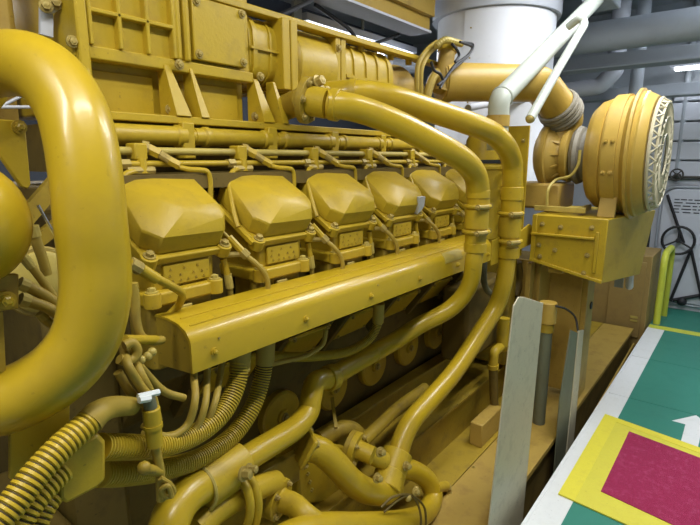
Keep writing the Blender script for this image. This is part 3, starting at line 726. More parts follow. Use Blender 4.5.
# ================================================================== GREY PIPES CROSSING
gp = thing('vent_pipe', 'thick pale grey pipe slanting up to ceiling, collar at its foot', 'pipe', at(497, 140, Y=.98))
MB().tube(arc_path([at(497, 150, Y=.98), at(499, 100, Y=.98), at(620, -25, Y=1.0)], .06), .049, 24).build('pipe_run', M['grey'], gp)
p = at(498, 120, Y=.98); MB().tube([p-Vector((0, 0, .03)), p+Vector((0, 0, .02))], .054, 24).build('collar', M['ochre'], gp)
p = at(502, 97, Y=.98); MB().torus(p, at(540, 55, Y=.98)-p, .048, .006, 24, 6).build('weld_bead', M['grey'], gp)
g2 = thing('vent_pipe', 'thinner pale grey pipe hooked over, right of the thick slanting one', 'pipe', at(530, 118, Y=.8))
MB().tube(smooth_path([at(530, 119, Y=.80), at(556, 73, Y=.80), at(577, 37, Y=.80), at(584, 24, Y=.81), at(579, 19, Y=.84), at(568, 27, Y=.9)]), .021, 16).build('pipe_run', M['grey'], g2)
p = at(530, 119, Y=.80); MB().ball(p, .019).build('end_nut', M['bolt'], g2)
tag(MB().tube(smooth_path([at(468, 108, Y=1.35), at(490, 104, Y=1.35), at(520, 100, Y=1.35), at(540, 104, Y=1.3)]), .02, 12).build('pipe', M['foil']), 'pale silver pipe under the orange duct', 'pipe')
mb = MB()
rr = random.Random(5)
for k in range(26):
    p = at(rr.uniform(505, 545), rr.uniform(112, 200), Y=1.05); mb.box(p-Vector((.012, .012, .012))*rr.uniform(.6, 1.6), p+Vector((.012, .012, .012))*rr.uniform(.6, 1.6), None)
ca = thing('lube_canister', 'yellow canister with black band behind the two upright pipes', 'canister', (2.75, 1.2, 1.0))
MB().lathe((2.75, 1.2, 1.04), (0, 0, 1), [(0, .09), (.02, .105), (.40, .105), (.405, .112), (.42, .112), (.425, .105), (.56, .105), (.59, .09), (.60, .03)], 36).build('shell', M['yel'], ca)
MB().lathe((2.75, 1.2, 1.475), (0, 0, 1), [(0, .10), (0, .1075), (.02, .1075), (.02, .10)], 36).build('band', M['black'], ca, label='black band')
MB().box((2.87, 1.0, .95), (2.885, 1.14, 1.68)).build('upright_plate', M['yel'], ca, bevel=.002)
bolts(ca, [(2.87, 1.03+.02*(k % 2), 1.0+.075*k) for k in range(9)], (-1, 0, 0), .008)
rr = random.Random(5)
for k in range(7):
    z = 1.05+.085*k
    fx = thing('pipe_union', ['bottom', 'second', 'third', 'middle', 'fifth', 'sixth', 'top'][k]+' small grimy union in stack beside the right upright pipe', 'pipe fitting', (2.72, 1.05, z), 'small unions behind the right upright pipe')
    MB().tube([(2.68, 1.02, z), (2.76, 1.06, z+.01)], .013, 8).build('body', M['bolt'], fx)
    MB().tube([(2.70, 1.03, z-.01), (2.70, 1.03, z+.03)], .010, 8).build('nut', M['pale'], fx)

# ================================================================== THE TWO COOLANT PIPES (A inner, B outer)
def sleeve(par, a, b, r, name='sleeve', mat='pipe', n=24):
    return MB().tube([a, b], r, n).build(name, M[mat], par, bevel=.002)
YA, YB = .86, .90
pa = thing('coolant_pipe', 'bent yellow pipe, left of the two uprights, ending at lower clamp', 'pipe', at(478, 215, Y=YA))
ptsA = [at(326, 104, Y=1.15), at(345, 106, Y=1.11), at(368, 112, Y=1.07), at(400, 125, Y=1.0), at(440, 146, Y=.91), at(463, 160, Y=.87), at(475, 175, Y=YA), at(478, 192, Y=YA), at(478, 206, Y=YA)]
MB().tube(smooth_path(ptsA, 8), .046, 30).build('upper_bend', M['pipe'], pa)
def vert(par, x, Y, sx, segs):
    for (y0, y1, r, nm, mt_) in segs:
        a = at(x, y0, Y=Y); b = at(x, y1, Y=Y); b.x = a.x
        sleeve(par, a, b, r, nm, mt_)
top = at(478, 192, Y=YA)
def va(y): p = at(477, y, Y=YA); return Vector((top.x, YA, p.z))
sleeve(pa, va(190), va(198), .048); sleeve(pa, va(197), va(245), .043, 'sleeve'); sleeve(pa, va(209), va(228), .048, 'rubber_hose', 'yel')
for y in (206, 231):
    MB().torus(va(y), (0, 0, 1), .049, .0085, 30, 8).build('clamp', M['yel'], pa)
    c = va(y); MB().tube([c+Vector((-.06, -.035, 0)), c+Vector((-.02, -.055, 0))], .009, 8).hexbolt(c+Vector((-.065, -.033, 0)), (-1, .2, 0), .008).build('clamp_bolt', M['bolt'], pa)
    MB().tube([c+Vector((.04, -.04, 0)), c+Vector((.065, -.02, 0))], .011, 8).build('clamp_bolt', M['bolt'], pa)
sleeve(pa, va(242), va(251), .046, 'collar')
zz = va(250)
ptsA2 = [va(248), at(473.5, 262, Y=YA), at(471, 280, Y=.87), at(463, 296, Y=.90), at(447, 311, Y=.95), at(420, 325, Y=1.02), at(395, 341, Y=1.08), at(368, 356, Y=1.10), at(345, 369, Y=1.11), at(330, 378, Y=1.11)]
MB().tube(smooth_path(ptsA2, 8), .036, 28).build('lower_bend', M['pipe'], pa)
a = at(372, 354, Y=1.10); b = at(366, 357, Y=1.10); MB().torus(a, b-a, .037, .004, 28, 6).build('weld_bead', M['pipe'], pa)
a = at(334, 376, Y=1.11); b = at(327, 379, Y=1.11); MB().tube([a, b], .047, 28).build('flange_ring', M['yel'], pa, bevel=.004)
ptsA3 = [at(330, 378, Y=1.11), at(316, 382, Y=1.10), at(311, 398, Y=1.08), at(308, 412, Y=1.07), at(296, 427, Y=1.05), at(275, 441, Y=1.03), at(252, 455, Y=1.02), at(225, 471, Y=1.0)]
MB().tube(smooth_path(ptsA3, 8), [.040, .042, .038] and .037, 28).build('elbow', M['pipe'], pa)
a = at(238, 463, Y=1.01); b = at(199, 488, Y=.99); MB().torus(b, b-a, .059, .005, 28, 6).build('sleeve_lip', M['pale'], pa)
MB().tube([a, b], .061, 28).build('hose_sleeve', M['yel'], pa, bevel=.003, label='thick clamped yellow hose sleeve')
MB().tube(smooth_path([at(210, 481, Y=.99), at(190, 492, Y=.97), at(176, 508, Y=.95), at(168, 530, Y=.93), at(166, 560, Y=.92), at(166, 640, Y=.92)]), .045, 28).build('lower_elbow', M['pipe'], pa)
c = at(243, 474, Y=.93); MB().hexbolt(c, (.3, -1, .2), .013, .02).hexbolt(c+Vector((.02, 0, .004)), (.3, -1, .2), .010, .02).build('clamp_bolt', M['bolt'], pa)

pb = thing('coolant_pipe', 'bent yellow pipe, right of the two uprights, slanting down to flanges', 'pipe', at(513, 215, Y=YB))
ptsB = [at(312, 97, Y=1.36), at(335, 94, Y=1.28), at(353, 93, Y=1.22), at(372, 94, Y=1.18), at(396, 99, Y=1.12), at(430, 110, Y=1.05), at(468, 123, Y=.97), at(492, 133, Y=.93), at(506, 147, Y=YB), at(512, 163, Y=YB), at(512.5, 180, Y=YB), at(512.5, 196, Y=YB)]
MB().tube(smooth_path(ptsB, 8), .048, 30).build('upper_bend', M['pipe'], pb)
topb = at(512.5, 190, Y=YB)
def vb(y): p = at(511, y, Y=YB); return Vector((topb.x-.004, YB, p.z))
sleeve(pb, vb(187), vb(200), .054); sleeve(pb, vb(200), vb(254), .049, 'sleeve'); sleeve(pb, vb(217), vb(236), .054, 'rubber_hose', 'yel')
for y in (213, 240):
    MB().torus(vb(y), (0, 0, 1), .055, .010, 30, 8).build('clamp', M['yel'], pb)
    c = vb(y); MB().tube([c+Vector((-.07, -.03, 0)), c+Vector((-.02, -.06, 0))], .011, 8).hexbolt(c+Vector((-.072, -.03, 0)), (-1, .2, 0), .009).build('clamp_bolt', M['bolt'], pb)
sleeve(pb, vb(246), vb(256), .054, 'collar')
ptsB2 = [vb(250), at(506.5, 266, Y=YB), at(503, 286, Y=.905), at(495, 309, Y=.93), at(478, 336, Y=.96), at(455, 371, Y=.98), at(430, 400, Y=1.0), at(413, 419, Y=1.0), at(403, 438, Y=1.0), at(396, 462, Y=.99), at(392, 476, Y=.98)]
MB().tube(smooth_path(ptsB2, 8), .042, 28).build('lower_bend', M['pipe'], pb)
# upper entry of both pipes : flanged tee
tt = thing('pipe_flange', 'bolted yellow flange joint under the round duct, feeding the upper pipes', 'flange', at(315, 103, Y=1.2))
a = at(304, 100, Y=1.24); b = at(336, 105, Y=1.13)
MB().tube([a, a+(b-a)*.75], .050, 28).build('coupling', M['yel'], tt)
d_ = (b-a).normalized()
MB().tube([a-d_*.0, a+d_*.022], .078, 30).build('flange', M['dirty'], tt, bevel=.002)
MB().tube([a+d_*.10, a+d_*.13], .053, 28).build('band', M['yel'], tt, bevel=.002)
f0, f1, f2 = frame(d_)
bolts(tt, [a+d_*.022+(f1*cos(k*pi/3)+f2*sin(k*pi/3))*.064 for k in range(6)], d_, .009)
MB().tube(smooth_path([a, at(292, 105, Y=1.34), at(276, 112, Y=1.42), at(272, 118, Y=1.46)]), .045, 24).build('rear_elbow', M['dirty'], tt)
c = at(318, 82, Y=1.2); MB().hexbolt(c, (0, -1, .3), .016, .02).hexbolt(c+Vector((.03, 0, -.03)), (0, -1, .3), .014, .02).hexbolt(c+Vector((.01, 0, -.055)), (0, -1, .3), .014, .02).build('clamp_bolt', M['bolt'], tt)
a = at(350, 93, Y=1.225); b = at(356, 93, Y=1.205); MB().tube([a, b], .0515, 28).build('collar', M['yel'], tt)

# ================================================================== LONG WIRING TROUGH
tr = thing('wiring_trough', 'long yellow sheet metal trough with curved top slanting below the heads', 'trough', (1.4, .99, 1.03))
YF = .93; z0_, z1_ = 1.028, 1.100
prof = [(YF, z0_), (YF, z1_-.004), (YF+.004, z1_+.008), (YF+.018, z1_+.024), (YF+.045, z1_+.036), (YF+.085, z1_+.041), (YF+.135, z1_+.040)]
inner = [(y+.004, z-.004 if i else z) for i, (y, z) in enumerate(prof)]
XS, XE = .613, 2.26
def strip(mb, x0, x1, off=0):
    o_ = [Vector((x0, y-off, z+off*.6)) for y, z in prof]; i_ = [Vector((x0, y, z)) for y, z in inner][::-1]
    mb.prism(o_+i_, (x1-x0, 0, 0))
mb = MB(); strip(mb, XS+.004, XE); mb.build('cover_sheet', M['pipe'], tr)
capp = [Vector((XS, y, z)) for y, z in prof]+[Vector((XS, YF+.135, z0_-.012))]
MB().prism(capp, (.004, 0, 0)).build('end_cap', M['dirty'], tr)
mb = MB(); strip(mb, XS-.002, XS+.016, .003); mb.build('end_lip', M['pipe'], tr)
MB().box((XS+.01, YF+.13, z0_-.012), (XE, YF+.135, z1_+.02)).build('back_sheet', M['dirty'], tr)
MB().prism([Vector((XE, y, z)) for y, z in prof]+[Vector((XE, YF+.135, z0_))], (.004, 0, 0)).build('end_cap', M['dirty'], tr)
bolts(tr, [(XS+.06+.31*k, YF-.001, z0_+.035) for k in range(6)], (0, -1, 0), .0065, 'yel', .005)
for x in (.688, 1.33, 1.95): MB().cyl((x, YF-.0005, z1_-.008), (x, YF-.003, z1_-.008), .003, 8).build('rivet', M['bolt'], tr)
for y, z in ((YF+.030, z1_+.030), (YF+.065, z1_+.0395)): MB().tube([(XS+.02, y, z), (XE, y, z)], .0022, 8).build('bead', M['pipe'], tr)
lab = [(YF-.0015, z1_-.014), (YF-.0015, z1_-.003), (YF+.003, z1_+.010), (YF+.0175, z1_+.0262), (YF+.020, z1_+.024), (YF+.002, z1_-.01)]
MB().prism([Vector((1.80, y, z)) for y, z in lab], (.15, 0, 0)).build('scuff', M['pale'], tr, label='pale worn scuff on the top edge')
tag(MB().prism([(2.27, YF+.0, 1.0), (2.36, YF, 1.0), (2.42, YF, 1.05), (2.42, YF, 1.13), (2.27, YF, 1.12)], (0, .006, 0)).build('bracket_plate', M['yel'], bevel=.001), 'small yellow bracket plate between the two upright pipes', 'bracket')
tag(MB().prism([at(519, 250, Y=.98), at(519, 233, Y=.98), at(530, 224, Y=.98), at(536, 229, Y=.98), at(536, 242, Y=.98)], (0, .01, 0)).build('bracket_plate', M['yel'], bevel=.001), 'yellow bolted bracket plate right of the right upright pipe', 'bracket')

# ================================================================== FAT NEAR PIPE (left)
np_ = thing('water_pipe', 'fattest glossy yellow pipe curving round at left edge, nearest camera', 'pipe', at(95, 250, Y=.8))
pts = [Vector((-.25, 1.62, 1.66)), Vector((-.02, 1.38, 1.70)), at(-60, 92, Y=1.12), at(-20, 70, Y=1.05), at(8, 64, Y=.99), at(32, 66, Y=.93), at(55, 80, Y=.88), at(74, 108, Y=.84), at(84, 142, Y=.81), at(90, 182, Y=.79), at(94, 224, Y=.78), at(98, 262, Y=.78), at(98, 298, Y=.78), at(89, 336, Y=.79), at(68, 366, Y=.81), at(38, 388, Y=.84), at(5, 402, Y=.87), at(-40, 414, Y=.92), Vector((-.05, 1.08, .90)), Vector((-.3, 1.35, .88))]
MB().tube(smooth_path([q_+RT*-.004 for q_ in pts], 8), .0515, 48).build('pipe_bend', M['pipe'], np_)
# bulging elbow at the left edge
lb = thing('pump_housing', 'rounded yellow pump housing at left edge inside the fat pipe bend', 'housing', at(-10, 225, Y=.85))
c = at(-34, 224, Y=.86); MB().ball(c, .080, (1, 1, 1.12), 32).tube([c, c+Vector((-.2, .05, -.02))], .09, 28).build('housing_shell', M['pipe'], lb)
bp_ = MB().prism([at(-15, 275, Y=.84), at(19, 274, Y=.84), at(19, 309, Y=.84), at(-15, 313, Y=.84)], (0, .012, 0)).build('foot_plate', M['dirty'], lb, bevel=.002)
MB().hexbolt(at(6, 300, Y=.838), (0, -1, 0), .009).build('bolt', M['yel'], bp_)
MB().prism([at(-12, 312, Y=.85), at(3, 312, Y=.85), at(6, 372, Y=.85), at(-12, 374, Y=.85)], (0, .03, 0)).build('support_leg', M['dirty'], lb)
br = thing('bracket', 'yellow wedge shaped bracket plate with bolt at left edge', 'bracket', at(10, 150, Y=1.0))
MB().prism([at(-15, 118, Y=1.0), at(25, 121, Y=1.0), at(31, 184, Y=1.0), at(28, 189, Y=1.0), at(22, 187, Y=1.0), at(-15, 134, Y=1.0)], (0, .015, 0)).build('plate', M['yel'], br, bevel=.002)
MB().hexbolt(at(19, 127, Y=.998), (0, -1, 0), .008).build('bolt', M['dirty'], br)
# background inside the bend
tag(MB().bar(at(22, 222, Y=1.25), at(62, 175, Y=1.25), .02, .035).build('brace', M['dirty']), 'dark yellow slanting brace inside fat pipe bend, upper one', 'brace')
tag(MB().bar(at(25, 250, Y=1.25), at(64, 220, Y=1.25), .02, .03).build('brace', M['dirty']), 'dark yellow slanting brace inside fat pipe bend, lower one', 'brace')
tag(MB().tube([at(-10, 112, Y=1.5), at(45, 84, Y=1.5)], .004, 8).build('rod', M['wallgrey']), 'thin pale rod inside the fat pipe bend, sloping up right', 'rod')
tag(MB().tube([at(-10, 107, Y=1.45), at(52, 107, Y=1.45)], .004, 8).build('rod', M['wallgrey']), 'thin pale level rod inside the fat pipe bend', 'rod')
tag(MB().tube([at(38, 205, Y=1.1), at(62, 248, Y=1.1)], .003, 8).build('rod', M['chrome']), 'thin bright wire slanting down beside the round filter', 'wire')
fl = thing('oil_filter', 'pale yellow round filter canister inside the fat pipe bend', 'filter', at(48, 285, Y=1.05))
c = at(45, 283, Y=1.02); MB().lathe(c+Vector((0, .16, 0)), (0, -1, 0), [(0, .06), (.13, .062), (.15, .058), (.155, .05), (.157, .001)], 36).build('canister', M['pale'], fl)
MB().torus(c+Vector((0, .02, 0)), (0, 1, 0), .062, .006, 36, 6).build('seal_ring', M['bolt'], fl)
HS = [([(32, 226), (37, 243), (43, 260), (47, 275)], .95, .0125, 'upper short yellow hose end over the round filter'),
      ([(22, 255), (38, 275), (58, 302), (75, 320)], .93, .010, 'long thin yellow hose crossing the round filter'),
      ([(19, 283), (33, 289), (50, 299), (70, 316)], .92, .014, 'thick yellow hose under the round filter, upper of two'),
      ([(20, 299), (34, 303), (50, 309), (66, 320)], .91, .014, 'thick yellow hose with clip under the round filter, lower of two'),
      ([(40, 313), (48, 322), (60, 328), (75, 330)], .93, .011, 'short yellow hose behind the fat pipe, lowest inside the bend')]
for pts, Y, r, l in HS:
    r *= .68
    h_ = thing('hose', l, 'hose', at(*pts[0], Y=Y))
    p = smooth_path([at(x, y, Y=Y) for x, y in pts]); MB().tube(p, r, 14).build('hose_line', M['hose'], h_)
    MB().tube(p[:6], r*1.2, 10).build('fitting', M['pale'], h_)
# upper left corner behind pipe
tag(MB().box((.36, 1.75, 1.55), (.62, 1.80, 2.3)).build('back_panel', M['ochre']), 'brown flat panel in the top left corner', 'panel')
tag(MB().box((.50, 1.55, 1.70), (.575, 1.60, 2.2)).build('corner_plate', M['ochre'], bevel=.02), 'rounded brown plate behind the housing corner post', 'plate')
lk = thing('shackle', 'grey lifting link with two big nuts at the top left', 'shackle', at(50, 10, Y=1.45))
MB().bar(at(46, 8, Y=1.46), at(46, 36, Y=1.46), .03, .012, (0, 1, 0)).build('link_strap', M['wallgrey'], lk)
MB().prism([at(44, 2, Y=1.44), at(62, -2, Y=1.44), at(62, 8, Y=1.44), at(54, 14, Y=1.44), at(45, 12, Y=1.44)], (0, .012, 0)).build('link_plate', M['wallgrey'], lk, bevel=.003)
for x in (46, 56): MB().hexbolt(at(x, 6 if x < 50 else 3, Y=1.437), (-.3, -1, 0), .011, .014).build('nut', M['bolt'], lk)

# ================================================================== CORRUGATED HOSES, JUNCTION BOX
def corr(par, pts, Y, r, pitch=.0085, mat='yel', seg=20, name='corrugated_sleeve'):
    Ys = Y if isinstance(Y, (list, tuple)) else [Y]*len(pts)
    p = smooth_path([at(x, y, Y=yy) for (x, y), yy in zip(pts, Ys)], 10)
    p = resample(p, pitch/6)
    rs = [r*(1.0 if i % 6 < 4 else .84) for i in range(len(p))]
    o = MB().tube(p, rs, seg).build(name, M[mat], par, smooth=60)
    o.data.materials.append(M['groove'])          # groove faces get a darker brown than the ribs
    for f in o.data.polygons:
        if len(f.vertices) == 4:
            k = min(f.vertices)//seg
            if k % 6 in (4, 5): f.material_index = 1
    return o
for i, (pts, Y, r, l) in enumerate((
        ([(241, 356), (236, 385), (222, 413), (196, 434), (160, 446), (125, 447), (100, 447)], [.98, .97, .95, .93, .90, .87, .85], .0245, 'corrugated yellow conduit from trough to junction box, nearer and upper'),
        ([(266, 350), (262, 378), (252, 408), (232, 436), (200, 458), (160, 470), (125, 474), (100, 474)], [1.04, 1.04, 1.03, 1.02, .99, .96, .92, .90], .0245, 'corrugated yellow conduit from trough to junction box, farther and lower'))):
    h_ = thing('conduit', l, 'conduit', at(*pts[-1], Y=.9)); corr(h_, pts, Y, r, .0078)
    a = at(pts[0][0], pts[0][1]-8, Y=Y[0]); b = at(pts[0][0]-1, pts[0][1]+14, Y=Y[0]); MB().tube([a, b], r*1.1, 20).build('cuff', M['hose'], h_)
jb = thing('junction_box', 'dented yellow metal junction box with conduits at lower left', 'box', at(80, 470, Y=.84))
q = [at(60, 454, Y=.80), at(98, 434, Y=.80), at(106, 442, Y=.80), at(106, 480, Y=.80), at(98, 488, Y=.80), at(66, 505, Y=.80), at(60, 500, Y=.80)]
MB().prism(q, (.01, .075, 0)).build('casing', M['yel'], jb, bevel=.006)
for (pts, Y, r, l, cuff) in (
        ([(96, 415), (80, 430), (58, 450), (36, 474), (14, 502), (-15, 535)], [.80, .79, .78, .77, .76, .75], .0215, 'corrugated conduit running to lower left corner, uppermost', 1),
        ([(62, 470), (46, 486), (30, 505), (12, 535)], [.80, .79, .78, .77], .0205, 'corrugated conduit from junction box to lower left corner, lower', 0),
        ([(56, 492), (45, 508), (34, 530)], [.82, .81, .80], .017, 'short corrugated conduit below the junction box, lowest left', 0)):
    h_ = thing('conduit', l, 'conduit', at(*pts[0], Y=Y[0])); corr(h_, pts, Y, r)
    if cuff:
        p = smooth_path([at(132, 406, Y=.86), at(112, 407, Y=.83), at(98, 413, Y=.80), at(90, 421, Y=.795)]); MB().tube(p, lambda t: .017+.006*t, 20).build('smooth_cuff', M['hose'], h_)

# thin cables under the trough
CB = [([(193, 355), (194, 378), (195, 400), (188, 424), (172, 436), (155, 434), (144, 425)], .90, 'leftmost thin cable looping below the trough end'),
      ([(208, 352), (207, 378), (205, 405), (196, 428), (178, 441), (158, 440), (144, 432)], .92, 'middle thin cable looping below the trough end'),
      ([(224, 350), (220, 376), (215, 402), (204, 428), (184, 445), (162, 446), (146, 440)], .94, 'outermost thin cable looping below the trough end'),
      ([(123, 345), (128, 365), (140, 385), (150, 398)], .86, 'thin cable entering the white tie from upper left, first'),
      ([(131, 352), (140, 372), (152, 396), (158, 420)], .87, 'thin cable passing right of the white tie'),
      ([(136, 362), (150, 378), (165, 392), (184, 398)], .92, 'thin dim cable bending right under the trough'),
      ([(118, 372), (130, 392), (142, 402), (150, 410)], .88, 'thin dim cable below the fat pipe')]
for pts, Y, l in CB:
    tag(MB().tube(smooth_path([at(x, y, Y=Y+(.07 if y < 360 else .05 if y < 380 and x > 185 else 0)) for x, y in pts]), .0085, 12).build('cable', M['hose']), l, 'cable')
# loop with fittings at 130,345
lp = thing('hose_fitting', 'looped yellow hose and brass fittings just below the trough end cap', 'hose', at(130, 350, Y=.88))
MB().tube(smooth_path([at(124, 346, Y=.88), at(132, 343, Y=.88), at(137, 350, Y=.88), at(134, 358, Y=.88), at(126, 361, Y=.88), at(119, 359, Y=.88)]), .0095, 12).build('loop', M['hose'], lp)
MB().tube([at(124, 340, Y=.89), at(156, 340, Y=.97)], .010, 12).build('arm', M['yel'], lp)
for x, y in ((137, 355), (148, 356), (152, 352), (141, 360)): MB().ball(at(x, y, Y=.89), .009).build('nut', M['pale'], lp)
tag(MB().tube(smooth_path([at(133, 283, Y=.95), at(135, 300, Y=.95), at(136, 320, Y=.95), at(141, 336, Y=.95), at(152, 341, Y=.96), at(162, 340, Y=.98)]), .0095, 12).build('hose', M['hose']), 'yellow hose dropping behind fat pipe to the trough end cap', 'hose')
hj = thing('hose', 'yellow hose with crimped end crossing the nearest cylinder head', 'hose', at(140, 270, Y=1.0))
MB().tube(smooth_path([at(130, 263, Y=1.0), at(143, 270, Y=1.0), at(160, 280, Y=1.0), at(178, 290, Y=1.01), at(182, 296, Y=1.02), at(178, 306, Y=1.05), at(168, 316, Y=1.07)]), .0095, 12).build('hose_line', M['yel'], hj)
MB().tube([at(130, 263, Y=1.0), at(140, 269, Y=1.0)], .015, 8).build('fitting', M['bolt'], hj)
MB().tube([at(141, 269, Y=1.0), at(157, 279, Y=1.0)], .0125, 12).build('fitting', M['yel'], hj)
# connector with the white tie
cn = thing('sensor_connector', 'upright yellow crimped connector wrapped with white cable tie', 'connector', at(155, 430, Y=.84))
p = [at(148, 396, Y=.84), at(151, 408, Y=.84), at(155, 445, Y=.84), at(160, 470, Y=.84), at(161, 500, Y=.84)]
MB().tube([p[0], p[1]], .012, 14).build('stem', M['teal'], cn); MB().tube([p[1], p[1]+(p[2]-p[1])*.45], .0165, 16).build('barrel', M['yel'], cn, bevel=.002)
MB().tube([p[1]+(p[2]-p[1])*.42, p[1]+(p[2]-p[1])*.52], .018, 16).build('ring', M['yel'], cn); MB().tube([p[1]+(p[2]-p[1])*.5, p[2]], .0155, 16).build('barrel', M['yel'], cn)
MB().tube(p[2:], .009, 12).build('cable_tail', M['hose'], cn)
MB().tube([at(138, 397, Y=.835), at(159, 392, Y=.835)], .006, 6).tube([at(139, 400, Y=.83), at(150, 398, Y=.83)], .007, 6).build('cable_tie', M['tie'], cn, label='white cable tie')
MB().tube([at(143, 468, Y=.83), at(160, 472, Y=.84)], .010, 12).ball(at(144, 468, Y=.83), .013).build('side_stub', M['dirty'], cn)
MB().tube(smooth_path([at(160, 478, Y=.83), at(170, 484, Y=.83), at(174, 492, Y=.83), at(166, 497, Y=.83), at(161, 490, Y=.83), at(168, 486, Y=.82), at(172, 497, Y=.82)]), .005, 8).build('knotted_wire', M['hose'], cn)
tag(MB().prism([at(10, 425, Y=.90), at(70, 400, Y=.90), at(70, 430, Y=.90), at(40, 470, Y=.90), at(10, 480, Y=.90)], (0, .01, 0)).build('side_plate', M['yel'], bevel=.002), 'dull yellow plate behind the corrugated conduit at lower left', 'plate')
tag(MB().box((.02, 1.05, .001), (.44, 1.6, .62)).build('sump_casing', M['grime'], bevel=.02), 'dark oily casing below junction box in the lower left', 'casing')

# conduit under trough middle
h_ = thing('conduit', 'braided yellow conduit curving from under the trough middle to the left', 'conduit', at(330, 355, Y=1.08))
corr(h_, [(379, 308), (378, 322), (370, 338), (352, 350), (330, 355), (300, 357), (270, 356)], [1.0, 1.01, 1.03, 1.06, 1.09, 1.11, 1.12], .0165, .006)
MB().tube([at(379, 303, Y=1.0), at(378, 322, Y=1.01)], .021, 16).build('cuff', M['hose'], h_)
tag(MB().tube(smooth_path([at(326, 330, Y=1.02), at(322, 345, Y=1.02), at(305, 356, Y=1.03), at(285, 361, Y=1.05), at(268, 365, Y=1.05)]), .008, 10).build('cable', M['hose']), 'thin cable sagging under the middle of the trough', 'cable')

# ================================================================== LOWER FLANGED PIPEWORK
cc = thing('coolant_elbow', 'cast yellow elbow curving from square flange to the pipe clamp', 'pipe', at(320, 470, Y=1.0))
MB().tube(smooth_path([at(306, 446, Y=1.06), at(322, 452, Y=1.03), at(338, 467, Y=1.0), at(352, 482, Y=.98), at(368, 491, Y=.96), at(384, 492, Y=.955), at(394, 484, Y=.955)]), .046, 28).build('elbow', M['pipe'], cc)
a = at(303, 446, Y=1.075); d_ = (at(322, 452, Y=1.03)-at(306, 446, Y=1.06)).normalized(); f0, f1, f2 = frame(d_)
MB().prism([a+f1*.062+f2*.055, a-f1*.062+f2*.055, a-f1*.062-f2*.055, a+f1*.062-f2*.055], d_*.016).build('square_flange', M['yel'], cc, bevel=.01)
bolts(cc, [a+d_*.016+f1*i*.045+f2*j*.04 for i in (-1, 1) for j in (-1, 1)], d_, .009)
cs = thing('filter_casting', 'square yellow casting below the square flange', 'casting', at(318, 480, Y=1.12))
MB().prism([at(296, 440, Y=1.13), at(345, 446, Y=1.13), at(352, 500, Y=1.13), at(300, 505, Y=1.13)], (0, .12, 0)).build('casting_body', M['yel'], cs, bevel=.01)
em = MB()
for k in range(3):
    c = at(308+2*k, 474+8*k, Y=1.128); em.box(c-Vector((.008, .003, .002)), c+Vector((.008, .003, .002))).box(c-Vector((.002, .003, .008)), c+Vector((.002, .003, .008)))
em.build('raised_marks', M['pale'], cs)

# coupling where pipe B meets, with collar halves and bolts
cl = thing('pipe_clamp', 'thick split clamp joining slanting pipe and elbows at bottom centre', 'clamp', at(390, 470, Y=.98))
a = at(398, 452, Y=.985); b = at(391, 472, Y=.975); c = at(385, 490, Y=.96)
MB().tube([a, b], .060, 28).build('upper_half', M['yel'], cl, bevel=.004)
MB().tube([b+(c-b)*.04, c], .062, 28).build('lower_half', M['yel'], cl, bevel=.004)
for x, y in ((380, 452), (406, 466), (377, 478)): MB().hexbolt(at(x, y, Y=.915), (-.2, -1, .3), .012, .018).build('bolt', M['bolt'], cl)

ew = thing('return_pipe', 'fat yellow pipe looping from split clamp to the bottom edge', 'pipe', at(420, 490, Y=.93))
MB().tube(smooth_path([at(398, 470, Y=1.02), at(412, 470, Y=1.0), at(427, 480, Y=.97), at(433, 497, Y=.94), at(424, 514, Y=.91), at(400, 522, Y=.89), at(360, 526, Y=.87), at(322, 528, Y=.87), at(285, 540, Y=.87), at(230, 580, Y=.87)]), .043, 28).build('pipe_bend', M['pipe'], ew)
MB().tube([at(436, 488, Y=.93), at(446, 486, Y=.93)], .022, 16).build('boss', M['yel'], ew)
c = at(447, 488, Y=.925); MB().hexbolt(c, (.5, -1, .3), .015, .016).build('plug', M['bolt'], ew)
uu = thing('u_bolt', 'rusty double wire clip with nuts on the looping return pipe', 'clip', at(412, 495, Y=.85))
for dx in (0, 5): MB().tube(smooth_path([at(384-dx*.5, 512-dx, Y=.86), at(398-dx, 500-dx*.6, Y=.85), at(410, 495, Y=.85), at(418+dx, 505, Y=.845), at(421+dx, 520, Y=.84), at(419+dx, 535, Y=.84)]), .0045, 8).build('wire', M['grime'], uu)
MB().ball(at(408, 498, Y=.85), .013).ball(at(416, 489, Y=.85), .011).hexbolt(at(415, 492, Y=.845), (0, -1, .4), .010, .014).build('nut', M['bolt'], uu)

def flange_disc(px, py, Y, R, d, label, n=4):
    f = thing('round_flange', label, 'flange', at(px, py, Y=Y)); c = at(px, py, Y=Y); d = Vector(d).normalized(); f0, f1, f2 = frame(d)
    MB().lathe(c, d, [(-.012, R), (.008, R), (.010, R*.96), (.010, R*.6), (.014, R*.55), (.07, R*.52)], 36).build('disc', M['yel'], f)
    MB().lathe(c, -d, [(.013, R), (.030, R), (.032, R*.7)], 36).build('back_disc', M['dirty'], f)
    bolts(f, [c+d*.010+(f1*cos(pi/4+2*pi*k/n)+f2*sin(pi/4+2*pi*k/n))*R*.8 for k in range(n)], d, R*.11)
    return f, c, d
f1o, c1, d1 = flange_disc(356, 449, 1.05, .064, (.25, -1, -.15), 'round bolted yellow flange left of the split clamp')
MB().tube([c1+d1*.01, at(384, 461, Y=.99)], .034, 24).build('stub_pipe', M['yel'], f1o)
f2o, c2, d2 = flange_disc(279, 499, 1.0, .062, (.25, -1, -.1), 'round bolted yellow flange at bottom edge, left of the looping pipe')
MB().tube(smooth_path([c2+d2*.01, c2+d2*.05, at(306, 516, Y=.90), at(322, 528, Y=.87)]), .034, 24).build('stub_pipe', M['yel'], f2o)
